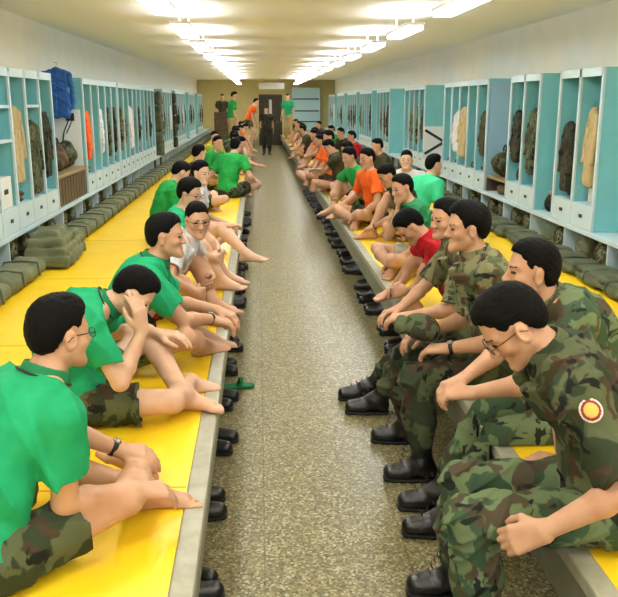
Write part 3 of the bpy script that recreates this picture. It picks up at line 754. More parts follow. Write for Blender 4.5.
# white board with a black folded stand (chevron) right
t = empty('white_board', (RF + .0, 12.82, SHZ + .12)); tag(t, 'white board with a black chevron mark in the bay of the right lockers', 'board')
bm = bmesh.new(); box(bm, 0, .42, .98, 1.0, .02, .56); box(bm, .0, .44, .9, 1.0, -.115, .02); bobj('panel', bm, M['whiteboard'], t)
def bar(bm, a, b, th):
    a, b = Vector(a), Vector(b); d = (b - a).normalized(); n = d.cross(Vector((0, 1, 0))) * th
    vs = [bm.verts.new(p + q + Vector((0, yy, 0))) for p in (a, b) for q in (n, -n) for yy in (0, -.012)]
    for q in ((0, 1, 3, 2), (4, 6, 7, 5), (0, 4, 5, 1), (2, 3, 7, 6), (0, 2, 6, 4), (1, 5, 7, 3)): bm.faces.new([vs[i] for i in q])
bm = bmesh.new(); bar(bm, (.02, .978, .5), (.36, .978, .3), .022); bar(bm, (.02, .978, .1), (.36, .978, .3), .022); bobj('chevron', bm, M['black'], t)

# ------------------------------------------------------------------ bedding, bags, hanging clothes, shoes
def mat_mesh(kind):
    F = Field(); h = .085 if kind == 0 else .048
    
    if kind == 0: F.bx(V(0, 0, .058), V(.085, .41, .008), .048, k=.0); F.bx(V(-.02, 0, .098), V(.06, .40, .002), .032, k=.004)
    else: F.bx(V(0, 0, h * .5 + .006), V(.115, .43, .005), .019, k=.0); F.bx(V(-.015, 0, h * 1.5 + .004), V(.105, .425, .004), .02, k=.004)
    F.fold = folds(.007, 5 + kind, .22)
    v, f = F.mesh(.014); return np_mesh('bedding_mat_mesh', v, f, M['mattress' if kind == 0 else 'mattress2'])
def strap_mesh(h):
    bm = bmesh.new(); b = []
    x0, x1 = -.146, .146
    for y in (0,):
        tube(bm, [(x0, y, .02), (x0 + .012, y, h), (0, y, h + .014), (x1 - .012, y, h), (x1, y, .02)], .008, 6)
    me = bpy.data.meshes.new('strap_mesh'); bm.to_mesh(me); bm.free(); me.materials.append(M['mattress2']); return me
mm = [mat_mesh(0), mat_mesh(1)]; sm = [strap_mesh(.128), strap_mesh(.092)]
def lay(side, y, i, first=None):
    k = 0 if side < 0 else 1
    o = link('bedding_mat', mm[k])
    for yy_ in (-.2, .2): link('strap', sm[k], o).location = (0, yy_, 0)
    o.location = (LF + .15 if side < 0 else RF - .15, y, TOPZ + .017); o.rotation_euler = (0, 0, random.uniform(-.03, .03) + (0 if side < 0 else PI))
    tag(o, f"{'olive' if side < 0 else 'dark olive'} folded bedding mat by the {'left' if side < 0 else 'right'} lockers, {ORD[i]} from the camera", 'bedding', f"bedding mats along the {'left' if side < 0 else 'right'} lockers")
yy = [5.3 + .95 * i for i in range(31)]
for i, y in enumerate(yy):
    if i == 2: continue
    lay(-1, y, i if i < 2 else i - 1)
yy = [4.85 + .95 * i for i in range(31)]
for i, y in enumerate(yy): lay(1, y, i)
# the big folded mattress leaning near left
F = Field(); F.bx(V(0, 0, .045), V(.17, .40, .025), .02, k=0); F.bx(V(-.02, .02, .12), V(.16, .37, .022), .024, k=.01); F.bx(V(-.03, .03, .19), V(.14, .34, .014), .026, rotm(0, 0, -4), .01); F.bx(V(-.06, .02, .24), V(.10, .2, .008), .03, rotm(0, 0, -6), .01)
F.fold = folds(.009, 77, .2)
o = fobj('bedding_mat', F, .012, M['mattress']); o.location = (LF + .245, 7.25, TOPZ + .018); o.rotation_euler = (0, 0, .03)
tag(o, 'bulky stacked olive bedding mat, highest pile on the left platform', 'bedding', 'bedding mats along the left lockers')

def bag_mesh(v):
    F = Field(); r = .115
    F.rc(V(-.19, 0, r), V(.19, 0, r), r, r * .98, 0)
    F.clip = [lambda X, Y, Z: (np.abs(X) - .2 - .012 * np.sin(np.sqrt(Y * Y + (Z - r) ** 2) * 150 + v)).astype(np.float32)]
    F.fold = folds(.009, 30 + v, .12)
    a, f = F.mesh(.012); return np_mesh('rolled_bag_mesh', a, f, M['camo_bag'] if v < 2 else M['mattress'])
def bagstrap_mesh():
    bm = bmesh.new(); r = .125
    for x in (0,): tube(bm, [(x, r * math.cos(a), .117 + r * math.sin(a)) for a in np.linspace(0, 2 * PI, 18, endpoint=False)], .007, 5, True)
    me = bpy.data.meshes.new('bag_strap_mesh'); bm.to_mesh(me); bm.free(); me.materials.append(M['black_trim']); return me
bags = [bag_mesh(0), bag_mesh(1), bag_mesh(2)]; bst = bagstrap_mesh()
def put_bag(side, y, i, v):
    o = link('rolled_bag', bags[v])
    for xx_ in (-.1, .1): link('strap', bst, o).location = (xx_, 0, 0)
    o.location = (LF - .245 if side < 0 else RF + .245, y, TOPZ + .018); o.rotation_euler = (0, 0, random.uniform(-.08, .08) + (0 if side < 0 else PI))
    tag(o, f"{'camouflage' if v < 2 else 'plain olive'} rolled bag in a cubby under the {'left' if side < 0 else 'right'} lockers, {ORD[i]} from the camera", 'bag', f"rolled bags in the {'left' if side < 0 else 'right'} cubbies")
for side, B0 in ((-1, LB0), (1, RB0)):
    k = 0
    for c in range(1, 22):
        for q in ((.26, .68) if c < 14 else (.47,)):
            if k >= 40: break
            if random.random() < .12: continue
            put_bag(side, B0 + .95 * c + q + random.uniform(-.03, .03), k, random.choice((0, 1, 0, 1, 2))); k += 1

# hanging garments: shoulders, body, two sleeves
def garment_field(seed, long=1.0):
    F = Field(); L = .80 * long
    F.el(V(0, 0, .0), V(.055, .04, .03), None, .0)
    for q in (-1, 1):
        F.rc(V(q * .17, 0, -.055), V(q * .03, 0, -.015), .034, .04, .03)
        F.rc(V(q * .185, 0, -.07), V(q * .215, .02, -.34), .042, .036, .008); F.rc(V(q * .215, .02, -.34), V(q * .2, .035, -.58), .036, .034, .01, flat=True)
    F.bx(V(0, 0, -L * .5), V(.125, .012, L * .5 - .06), .03, None, .02); F.bx(V(0, 0, -L * .75), V(.135, .014, L * .22), .032, None, .04)
    F.rc(V(0, .05, -.03), V(0, .056, -L), .012, .01, .006, 's'); F.rc(V(0, -.05, -.03), V(0, -.056, -L), .012, .01, .006, 's')
    for q in (-1, 1): F.bx(V(q * .065, .04, -.25), V(.032, .008, .04), .006, None, .004); F.bx(V(q * .065, -.04, -.25), V(.032, .008, .04), .006, None, .004)
    F.clip = [lambda X, Y, Z: (-Z - L + .012 * np.sin(X * 40)).astype(np.float32)]
    F.fold = creases(.014, seed, .12)
    return F
GM = {}
for nm, seed, ln in (('a', 1, 1.0), ('b', 2, .9), ('c', 3, 1.06)):
    GM[nm] = garment_field(seed, ln).mesh(.010)
gmesh = {}
def hanger_mesh():
    bm = bmesh.new(); tube(bm, [(-.16, 0, -.035), (0, 0, .03), (.16, 0, -.035)], .005, 5)
    tube(bm, [(0, 0, .03), (0, 0, .06)] + [(.02 * math.sin(a), 0, .08 - .02 * math.cos(a)) for a in np.linspace(.2, 4.2, 8)], .0035, 5)
    me = bpy.data.meshes.new('hanger_mesh'); bm.to_mesh(me); bm.free(); me.materials.append(M['steel']); return me
hm = hanger_mesh()
def hang(side, y, shape, m, name, label, z=1.84, rz=None, xo=.26, sc=1.0):
    sc = min(sc, .77); z = max(z, 1.0 + .85 * sc)
    if m != 'denim': xo = random.uniform(.03, .07); rz = side * (1.57 + random.uniform(-.22, .05))
    key = (shape, m)
    if key not in gmesh: gmesh[key] = np_mesh('garment_' + m, GM[shape][0], GM[shape][1], M[m])
    o = link(name, gmesh[key]); h = link('hanger', hm, o)
    o.location = ((LF - xo) if side < 0 else (RF + xo), y, z); o.scale = (sc, sc, sc); o.rotation_euler = (0, 0, random.uniform(-.3, .3) if rz is None else rz)
    tag(o, label, 'clothing', f"clothes in the {'left' if side < 0 else 'right'} lockers")
def comp_c(run, u, i, w=.47): return run[u][0] + (i + .5) * w
# near, individually seen
hang(-1, comp_c(LU, 1, 2), 'c', 'khaki', 'khaki_jacket', 'long khaki coat hanging in the nearest left locker', 1.80)
hang(-1, comp_c(LU, 1, 3), 'c', 'camo', 'camouflage_jacket', 'camouflage jacket hanging next to the khaki coat in the left locker', 1.66)
hang(-1, comp_c(LU, 1, 4), 'a', 'camo_dark', 'camouflage_jacket', 'dark camouflage jacket hanging in the left locker next to the white board bay', 1.74)
hang(-1, comp_c(LU, 1, 0), 'a', 'camo_dark', 'camouflage_jacket', 'dark camouflage jacket in the left locker at the picture edge', 1.75, .1)
hang(-1, 9.84, 'b', 'denim', 'blue_garment', 'blue garment hanging above the white board by the left wall', 2.22, 0, .26)
hang(-1, comp_c(LU, 2, 0), 'b', 'orange', 'orange_shirt', 'orange shirt hanging in the left locker beyond the white board', 1.72, .3, .2)
hang(-1, comp_c(LU, 2, 2), 'b', 'white', 'white_shirt', 'small white shirt hanging in the second long left locker', 1.74, .2, .2, .8)
hang(1, comp_c(RU, 1, 1), 'a', 'camo_dark', 'camouflage_jacket', 'dark camouflage jacket in the right locker beside the khaki shirt', 1.66)
hang(1, comp_c(RU, 1, 0), 'c', 'khaki', 'khaki_shirt', 'khaki shirt hanging in the nearest right locker beside dark jacket', 1.78, -.3, .24)
hang(1, comp_c(RU, 2, 0), 'c', 'camo', 'camouflage_jacket', 'long camouflage jacket on a hanger in the two-door right locker', 1.76, -.2, .22)
hang(1, comp_c(RU, 2, 1), 'b', 'camo_dark', 'camouflage_jacket', 'small dark camouflage jacket deep in the two-door right locker', 1.74, .4, .34, .75)
hang(1, comp_c(RU, 3, 0), 'b', 'olive', 'olive_shirt', 'olive shirt hanging in the right locker left of the blue grey panel', 1.72, -.2, .34, .75)
hang(1, comp_c(RU, 3, 2), 'c', 'khaki', 'brown_jacket', 'long tan jacket hanging in the right locker behind the mint shirt', 1.76, .2, .2)
hang(1, comp_c(RU, 3, 3) + .0, 'b', 'white', 'white_shirt', 'white shirt hanging in front of the tan jacket in the right locker', 1.7, -.1, .26)
kinds = ['camo', 'camo_dark', 'camo2', 'camo', 'olive', 'white', 'camo_dark', 'camo2']
for side, run, start in ((-1, LU, 2), (1, RU, 4)):
    for u in range(start, len(run)):
        seen = 0
        for i in range(run[u][1]):
            if side < 0 and u == 2 and i in (0, 2): continue
            k = kinds[(i * 3 + u * 5) % 8]
            if random.random() < .12: continue
            sd = 'left' if side < 0 else 'right'
            hang(side, comp_c(run, u, i), 'abc'[(i + u) % 3], k, 'hanging_uniform',
                 f"{ {'camo':'camouflage','camo_dark':'dark camouflage','camo2':'faded camouflage','olive':'olive','white':'white'}[k]} clothes hanging in compartment {['one','two','three','four','five','six','seven','eight','nine'][i]} of the {ORD[u]} {sd} locker", 1.76, None, random.uniform(.2, .32), random.uniform(.75, .95))

# bags and helmets on shelves
def canteen(x, y, z, label, m='black'):
    F = Field(); F.el(V(0, 0, .088), V(.06, .05, .085), None, 0); F.rc(V(0, 0, .14), V(0, 0, .19), .03, .024, .02, flat=True)
    o = fobj('canteen', F, .009, M[m]); o.location = (x, y, z)
    G = Field(); G.rc(V(0, 0, .188), V(0, 0, .215), .027, .027, 0, flat=True); fobj('cap', G, .008, M['steel'], o)
    tag(o, label, 'canteen')
canteen(RF + .10, 7.88, SHZ + .005, 'dark canteen on the shelf between the nearest right lockers', 'camo_dark')
canteen(RF + .16, 7.70, SHZ + .005, 'black canteen half hidden behind the dark canteen on right shelf')
canteen(RF + .14, comp_c(RU, 1, 1) + .12, SHZ + .215, 'dark canteen on the floor of the right locker with khaki shirt')
canteen(RF + .10, comp_c(RU, 2, 1), SHZ + .215, 'dark canteen in the two-door right locker under the small jacket')
def lumpy(name, x, y, z, label, m, seed, sx=.2, sy=.22, sz=.16):
    F = Field(); F.el(V(0, 0, sz), V(sx, sy, sz), None, 0); F.el(V(sx * .3, sy * .3, sz * 1.5), V(sx * .5, sy * .5, sz * .7), None, .05); F.rc(V(-sx * .6, -sy * .5, sz), V(-sx * .6, sy * .5, sz), .07, .06, .03)
    F.fold = folds(.014, seed, .12); F.clip = [lambda X, Y, Z: (-Z + .004 + 0 * X + 0 * Y).astype(np.float32)]
    o = fobj(name, F, .013, M[m]); o.location = (x, y, z)
    bm = bmesh.new(); tube(bm, [(-sx * .3, .06 * math.cos(a), sz * 2.0 + .06 * math.sin(a)) for a in np.linspace(0, 2 * PI, 14, endpoint=False)], .012, 6, True); bobj('carry_loop', bm, M['black_trim'], o, True)
    tag(o, label, 'bag')
t = empty('shelf', (RF, 9.12, SHZ)); tag(t, 'brown wooden box shelf in the blue grey bay of the right lockers', 'shelf')
bm = bmesh.new(); box(bm, .02, .44, .0, .82, .17, .2); bobj('board', bm, M['woodtop'], t)
for yv in (.0, .82):
    bm = bmesh.new(); box(bm, .03, .43, yv, yv + .02, .002, .17); bobj('side_panel', bm, M['wood'], t)
lumpy('duffel_bag', RF + .20, 9.62, SHZ + .20, 'camouflage duffel bag on the brown shelf by the blue grey panel', 'camo', 3, .19, .26, .16)
lumpy('duffel_bag', RF + .2, 9.50, SHZ + .003, 'brown bag under the brown shelf by the blue grey panel', 'brownbag', 4, .13, .16, .045)
lumpy('helmet_bag', LF - .20, 8.75, SHZ + .337, 'camouflage pack on the left dresser, nearest of its row', 'camo_dark', 5, .16, .18, .11)
lumpy('helmet_bag', LF - .2, 9.12, SHZ + .337, 'brown pack on the middle of the left dresser', 'brownbag', 6, .17, .16, .12)
lumpy('helmet_bag', LF - .2, 9.56, SHZ + .337, 'round camouflage pack at the far end of the left dresser', 'camo', 7, .16, .19, .14)
bm = bmesh.new(); box(bm, -.17, .17, -.16, .16, 0, .26); o = bobj('white_box', bm, M['whiteboard'], bevel=.006)
bm = bmesh.new(); box(bm, .17, .174, -.05, .05, .12, .16); bobj('label_slot', bm, M['slot'], o)
bm = bmesh.new(); box(bm, -.1, .175, -.162, -.158, .19, .21); bobj('lid_gap', bm, M['slot'], o)
o.location = (LF - .2, comp_c(LU, 1, 1), SHZ + .215); tag(o, 'white box on the floor of the nearest left locker shelf column', 'box')
bm = bmesh.new(); box(bm, -.02, .02, -.1, .1, 0, .17); o = bobj('paper_card', bm, M['paper'], bevel=.003); o.location = (RF + .16, comp_c(RU, 1, 0) + .1, SHZ + .214); tag(o, 'cream card standing under the dark jacket in the right locker', 'card')
KB = []
for sd_, m_ in ((1, 'camo_dark'), (2, 'brownbag'), (3, 'black')):
    F = Field(); F.el(V(0, 0, .1), V(.1, .13, .1), None, 0); F.el(V(.02, .05, .18), V(.07, .08, .07), None, .05); F.fold = folds(.012, 200 + sd_, .1); F.clip = [lambda X, Y, Z: (-Z + .004 + 0 * X + 0 * Y).astype(np.float32)]
    v_, f_ = F.mesh(.014); KB.append(np_mesh('kit_bag_mesh', v_, f_, M[m_]))
for side, run in ((-1, LU), (1, RU)):
    sd_ = 'left' if side < 0 else 'right'
    for u in range(1, 7):
        for i in range(run[u][1]):
            if random.random() < .3 or (side > 0 and u < 3) or (side < 0 and u == 1 and i in (1, 3)): continue
            o = link('kit_bag', random.choice(KB)); o.location = ((LF - .13) if side < 0 else (RF + .13), comp_c(run, u, i), SHZ + .213); o.scale = (1, 1, random.uniform(.4, .52))
            tag(o, f"small dark kit bag in compartment {['one','two','three','four','five','six','seven','eight','nine'][i]} of the {ORD[u]} {sd_} locker", 'bag', f'kit bags in the {sd_} lockers')
# tall stacked olive pack column far left
t = empty('pack_column', (LF - .1, 17.35, SHZ)); tag(t, 'tall column of stacked dark olive packs before the left pale blue panel', 'pack')
for i in range(5):
    F = Field(); F.bx(V(0, 0, .115 + i * .262), V(.14, .2, .09), .03, k=0); F.fold = folds(.012, 90 + i, .15); fobj('pack', F, .018, M['mattress2'], t)
t = empty('pack_column', (LF - .12, 20.45, SHZ)); tag(t, 'tall narrow dark olive pack column further along left lockers', 'pack')
for i in range(5):
    F = Field(); F.bx(V(0, 0, .115 + i * .262), V(.14, .2, .09), .03, k=0); F.fold = folds(.012, 96 + i, .15); fobj('pack', F, .02, M['camo_dark'], t)

# shoes under the platform edges
F = Field(); F.rc(V(0, -.10, .05), V(0, .0, .045), .042, .042, .0); F.rc(V(0, 0, .04), V(0, .13, .032), .046, .036, .03); F.rc(V(0, -.1, .05), V(0, -.085, .12), .042, .045, .02, flat=True)
F.rc(V(0, -.085, .06), V(0, -.085, .2), .03, .034, .004, 's')
F.clip = [lambda X, Y, Z: (.012 - Z + 0 * X + 0 * Y).astype(np.float32)]; sv, sf = F.mesh(.009); shoe_me = np_mesh('shoe_mesh', sv, sf, M['boot'])
F = Field(); F.rc(V(0, -.10, .012), V(0, 0, .012), .045, .044, .0); F.rc(V(0, 0, .012), V(0, .13, .012), .048, .039, .02)
F.clip = [lambda X, Y, Z: (np.abs(Z - .0085) - .0085 + 0 * X + 0 * Y).astype(np.float32)]; sv, sf = F.mesh(.009); sole_me = np_mesh('shoe_sole_mesh', sv, sf, M['sole'])
def put_shoe(x, y, rz, i, side):
    o = link('shoe', shoe_me); link('sole', sole_me, o); o.location = (x, y, 0.0005); o.rotation_euler = (0, 0, rz); o.scale = (1.08,) * 3
    tag(o, f"black shoe tucked under the {side} platform edge, {ORD[i]} from the camera", 'shoe', f'shoes under the {side} platform')
k = 0
for i in range(20):
    y = 2.75 + i * .62 + random.uniform(-.12, .12)
    for q in (0, .15):
        if k < 36: put_shoe(LX - .13 + random.uniform(-.03, .03), y + q, -PI / 2 + random.uniform(-.25, .25), k, 'left'); k += 1
k = 0
for i in range(22):
    y = 5.2 + i * .55 + random.uniform(-.1, .1)
    for q in (0, .15):
        if k < 44: put_shoe(RX + .15 + random.uniform(-.03, .03), y + q, PI / 2 + random.uniform(-.25, .25), k, 'right'); k += 1
# one green slipper far left edge
o = empty('slipper', (LX + .02, 5.05, .001), -1.4); tag(o, 'small green slipper on the floor under the left platform edge', 'slipper')
F = Field(); F.rc(V(0, -.1, .012), V(0, .1, .012), .038, .042, 0); F.clip = [lambda X, Y, Z: (np.abs(Z - .011) - .011 + 0 * X + 0 * Y).astype(np.float32)]; fobj('sole', F, .008, M['greencol'], o)
bm = bmesh.new(); tube(bm, [(-.042, .04, .02), (-.025, .05, .055), (0, .055, .065), (.025, .05, .055), (.042, .04, .02)], .012, 6); bobj('strap', bm, M['greencol'], o, True)

# far end furniture
t = empty('drawer_cabinet', (-1.55, 29.0, TOPZ)); tag(t, 'dark brown drawer cabinet at the far end of the left platform', 'cabinet')
bm = bmesh.new(); box(bm, 0, .5, 0, .4, .002, 1.05); bobj('body', bm, M['doorwood'], t)
for i in range(5):
    bm = bmesh.new(); box(bm, .02, .48, -.02, -.001, .03 + i * .2, .2 + i * .2); d = bobj('drawer', bm, M['wood'], t)
t = empty('end_cabinet', (1.45, FAR - .6, TOPZ)); tag(t, 'pale blue grey cabinet with dark shelf lines against the far wall', 'cabinet')
bm = bmesh.new(); box(bm, 0, 1.22, .02, .55, .002, 2.0); bobj('body', bm, M['paleblue'], t)
for i, zz in enumerate((.55, 1.0, 1.5)):
    bm = bmesh.new(); box(bm, .05, 1.17, -.001, .02, zz, zz + .05); bobj('shelf_line', bm, M['slot'], t)
t = empty('sign', (.05, 33.5, 2.36)); tag(t, 'white hanging sign above the far end of the aisle', 'sign')
bm = bmesh.new(); box(bm, 0, 1.02, 0, .05, .0, .24); bobj('face', bm, M['whiteboard'], t)
for xx in (.15, .85):
    bm = bmesh.new(); tube(bm, [(xx, .025, .24), (xx, .025, CEIL - 2.36)], .008); bobj('hanging_rod', bm, M['steel'], t)

# added lamps, none seen: down ones light the room, up ones whiten the ceiling
for r, xx in enumerate((-.75, 1.55)):
    for i in range(15):
        y = -1.0 + i * 2.45
        t = empty('added_ceiling_light', (xx, y, CEIL)); tag(t, f"added white fluorescent ceiling lamp, {ORD[i]} of the {'left' if r == 0 else 'right'} row", 'lamp', 'added ceiling lamps')
        bm = bmesh.new(); box(bm, -.09, .09, -.64, .64, -.20, -.17); bobj('housing', bm, M['lampbody'], t)
        bm = bmesh.new(); box(bm, -.08, .08, -.62, .62, -.24, -.20); bobj('diffuser', bm, M['lamp'], t)
        for q in (-.5, .5):
            bm = bmesh.new(); tube(bm, [(0, q, -.17), (0, q, 0)], .008); bobj('hanging_rod', bm, M['lampbody'], t)
        for up in (0, 1):  # the upward light is added to whiten the ceiling
            ld = bpy.data.lights.new('added_lamp_light', 'AREA'); ld.shape = 'RECTANGLE'; ld.size = .2; ld.size_y = 1.25
            ld.energy = (DOWN_NEAR if y < 12 else DOWN_FAR) if not up else UP_FILL; ld.color = (.97, .985, 1.0)
            lo = bpy.data.objects.new('added_lamp_light', ld); COL.objects.link(lo); lo.parent = t; lo.location = (0, 0, -.25 if not up else -.16)
            if up: lo.rotation_euler = (PI, 0, 0)
# ------------------------------------------------------------------ camera, world
def setup():
    cam = bpy.data.cameras.new('camera'); co = bpy.data.objects.new('camera', cam); COL.objects.link(co); SC.camera = co
    f = 800.0; cam.sensor_width = 36; cam.sensor_fit = 'HORIZONTAL'; cam.lens = f / 618 * 36; cam.clip_end = 200; cam.clip_start = .05
    p = math.atan(196.5 / f); ps = math.atan(51 / f * math.cos(p))
    co.location = (0, 0, 1.85); co.rotation_euler = (PI / 2 - p, 0, -ps)
    w = bpy.data.worlds.new('world'); SC.world = w; w.use_nodes = True
    w.node_tree.nodes['Background'].inputs[0].default_value = (.93, .97, 1, 1); w.node_tree.nodes['Background'].inputs[1].default_value = .24
    # fill light added behind the viewer, its source unseen
    ld = bpy.data.lights.new('added_front_fill', 'AREA'); ld.shape = 'RECTANGLE'; ld.size = 4.5; ld.size_y = 1.6; ld.energy = 60; ld.color = (1, .98, .95)
    lo = bpy.data.objects.new('added_front_fill', ld); COL.objects.link(lo); lo.location = (.4, -2.8, 1.9); lo.rotation_euler = (rad(80), 0, 0)
    vs = SC.view_settings; SC.display_settings.display_device = 'sRGB'; vs.view_transform = 'Standard'; vs.look = 'None'; vs.gamma = 1; vs.use_curve_mapping = False; vs.exposure = EXPO
    SC.cycles.max_bounces = 6; SC.cycles.use_denoising = True
EXPO = 0.0
setup()
GL = 'people sitting on the left platform'; GR = 'people sitting on the right platform'
W = lambda *a: ('w',) + a
def leg(ax, ay, az, px, py, pz, fx, fy, fz, u=(0, 0, 1)): return dict(a=W(ax, ay, az), p=W(px, py, pz), f=W(fx, fy, fz), u=W(*u))
def arm(wx, wy, wz, px, py, pz, dx, dy, dz, nx, ny, nz): return dict(w=W(wx, wy, wz), p=W(px, py, pz), d=W(dx, dy, dz), n=W(nx, ny, nz))
# tuples are (own left, own right)
# ---- left row
person('person in green polo nearest on the left, back of head to camera, holding his foot', -.78, 2.32, -48, hc=(-0.622, 2.42, 1.156), spine=(.05, .28, .2), head=(2, 5, 0),
       legs=(leg(-.42, 2.62, .51, -.6, .8, .25, .9, .1, 0), leg(-.46, 2.80, .53, 1, -.35, .35, -.7, .5, .3, (.4, -.6, .6))),
       arms=(arm(-.53, 2.74, .62, -1, .6, -.2, .9, .05, -.15, 0, .1, -1), arm(-.41, 2.41, .62, -.8, -.6, -.3, .75, .5, -.25, -.2, .2, -1)),
       topm='green', collar=True, specs=True, watch=-1, group=GL, skin='skin_tan', handcurl=(.45, .4), s=1.03)
person('person in green polo with head bowed into his hand, camouflage shorts, knee raised', -.90, 3.62, -84, hc=(-0.562, 3.5, 1.03), spine=(-.3, 1.0, 1.15), head=(-5, 46, 0),
       legs=(leg(-.37, 3.53, .53, .5, 1.0, .75, 1, -.15, 0), leg(-.36, 3.78, .5, .35, -1, .15, .9, .3, 0)),
       arms=(arm(-.50, 3.74, .77, -.3, .8, -.6, .9, -.1, -.1, 0, 0, -1), arm(-.52, 3.40, .88, .4, -.3, -1, -.1, .05, 1, -.85, .5, 0)),
       topm='green', collar=True, group=GL, handcurl=(.3, .25))
person('person in green polo gazing up toward the right, forearms on knees, watch on wrist', -.80, 4.34, -88, hc=(-0.493, 4.2, 1.166), spine=(.22, .42, .3), head=(-8, 0, 0),
       legs=(leg(-.30, 4.50, .5, -.2, .9, .7, .9, .2, 0), leg(-.33, 4.4, .5, .6, -.9, .5, .8, .5, 0)),
       arms=(arm(-.25, 4.44, .70, -.2, .7, -.8, .8, -.2, -.3, 0, 0, -1), arm(-.27, 4.28, .69, .1, -.8, -.6, .8, .2, -.3, 0, .1, -1)),
       topm='green', collar=True, watch=1, group=GL, skin='skin_tan', s=1.04)
person('person in white shirt with glasses looking into the camera from the left platform', -.64, 5.12, -98, hc=(-.40, 5.14, 1.115), spine=(.22, .5, .4), head=(-62, 8, 0),
       legs='hugwide', arms='shin', topm='white', botm='redshort', specs=True, group=GL, collar=True, skin='skin_tan', s=1.0)
person('person with glasses hugging his knees behind the white shirt on the left', -.74, 6.1, -96, hc=(-.525, 6.12, 1.175), spine=(.22, .5, .4), head=(-22, 12, 0), legs='hug', arms='shin', topm='green',
       botm='redshort', specs=True, group=GL, skin='skin', hairstyle=1)
person('person in grey white shirt with one bare leg reaching over the left platform edge', -.70, 7.55, -92, hc=(-.55, 7.7, 1.2), spine=(.15, .4, .3), head=(-38, 8, 4),
       legs=('cross', leg(-.12, 7.1, .52, .4, -.2, 1, 1, -.3, .1)), arms=('knee', arm(-.3, 7.5, .72, -.2, -.5, -.8, .8, .4, 0, 0, 0, -1)), topm='white', botm='camo', group=GL)
person('person in green bending forward with dark hair, deep on the left platform', -1.16, 8.7, -72, hc=(-0.794, 8.3, 1.16), spine=(.35, .75, .7), head=(0, 30, 0), legs='cross', arms='lap', topm='green2', botm='camo', group=GL)
person('person in green leaning away, broad green back to the camera', -.50, 11.4, -28, hc=(-0.349, 12.4, 1.2), spine=(.35, .7, .6), head=(10, 10, 0), legs=('cross', 'cross'), arms='knee', topm='green2', botm='camo', group=GL, s=1.08)
person('person in green polo facing the camera beside the broad green back', -.72, 12.6, -120, hc=(-.66, 13.3, 1.2), spine=(.1, .3, .2), head=(-25, 5, 0), legs='cross', arms='lap', topm='green2', group=GL, s=1.04)
person('dark haired person in camouflage behind the bending green shirt, left', -.98, 10.9, -70, hc=(-0.78, 10.7, 1.22), spine=(.2, .5, .4), head=(20, 10, 0), legs='cross', arms='lap', topm='olive', group=GL)
person('person in yellow green shirt with face to camera, far left platform', -.92, 15.0, -125, hc=(-0.82, 15.4, 1.25), spine=(.1, .3, .2), head=(-25, 3, 0), legs='cross', arms='lap', topm='lime', group=GL)
person('person with arm stretched out into the aisle, far left', -.62, 14.6, -85, spine=(.3, .6, .5), head=(0, 20, 0), legs='hug', arms=('knee', arm(.02, 14.1, .75, 0, 0, -1, 1, -.2, 0, 0, 0, -1)), topm='olive', group=GL)
fl = [('person in brown shirt hugging bare knees, left row before the cabinet', 16.2, 'olive'), ('person in dark shirt bowing low in the far left row', 17.4, 'camo_dark'),
      ('person in olive green with bare shins at the left edge, far row', 18.8, 'green2'), ('dark shirted person sixth from the far end of the left row', 20.3, 'olive'),
      ('person in pale shirt among bare knees far down the left row', 21.5, 'khaki'), ('person with orange sleeve far down the left row', 23.4, 'orange'), ('dark figure sitting near the far end of the left row', 25.2, 'camo_dark'),
      ('last seated person of the left row beside the aisle', 27.4, 'olive')]
for i, (lb, y, tm) in enumerate(fl):
    person(lb, -.66 + random.uniform(-.12, .08), y, -95 + random.uniform(-25, 15), spine=(.2, .45 + random.uniform(-.1, .25), .4), head=(random.uniform(-30, 20), random.uniform(0, 30), 0),
           legs=random.choice(['hug', 'hugwide', ('cross', 'hug')]), arms=random.choice(['shin', 'knee']), topm=tm, botm=random.choice(['redshort', 'camo', 'olive']), group=GL, skin='skin')
# ---- right row
BD = dict(edge=.15, pel=.112, top='bdu', bot='trousers', feet='boot', collar=True, group=GR)
person('soldier with bowed head and glasses, round patch on his sleeve, nearest on the right', 1.13, 2.22, 84, hc=(.797, 2.4, 1.163), spine=(.12, .38, .8), head=(2, 44, 0),
       legs=(leg(.74, 2.34, .09, -1, .1, .6, -1, .1, 0), leg(.74, 2.69, .09, -1, .1, .6, -1, .12, 0)),
       arms=(arm(.83, 2.10, .61, .6, -.6, -.5, -.7, .35, -.45, .2, .8, -.5), arm(1.14, 2.74, .52, .5, .8, .5, -.7, .4, -.02, 0, 0, -1)),
       topm='camo', botm='camo_green', specs=True, patch=True, skin='skin_tan', s=1.09, hs=1.06, **BD)
person('soldier in profile looking left behind the bowed one, hands clasped between his knees', 1.24, 3.12, 88, hc=(1.125, 3.2, 1.165), spine=(-.22, .36, .45), head=(2, -2, 0),
       legs=(leg(.80, 3.13, .09, -1, 0, .8, -1, .1, 0), leg(.82, 3.36, .09, -1, .1, .8, -1, .12, 0)),
       arms=(arm(.87, 3.09, .675, .3, -.8, -.5, -.9, .35, -.1, 0, .3, -1), arm(.87, 3.21, .70, .2, .8, -.6, -.95, -.3, -.25, 0, -.3, -1)),
       topm='camo_green', botm='camo_green', skin='skin_tan', s=1.06, hs=1.06, handcurl=(.8, .6), **BD)
person('soldier in profile with black wrist watch holding a cap on his lap', 1.22, 3.95, 88, hc=(1.017, 3.85, 1.25), spine=(.12, .25, .28), head=(4, 2, 0),
       legs=(leg(.80, 3.66, .09, -1, 0, .6, -1, .1, 0), leg(.80, 4.12, .09, -1, .1, .6, -1, .15, 0)),
       arms=(arm(.90, 3.66, .69, .4, -.35, -.7, -.8, .55, -.2, 0, .2, -1), arm(.86, 3.98, .68, .3, .2, -.8, -.9, -.25, -.2, 0, -.3, -1)),
       topm='camo2', botm='camo', watch=-1, skin='skin_tan', s=1.08, patch=True, hairstyle=1, **BD)
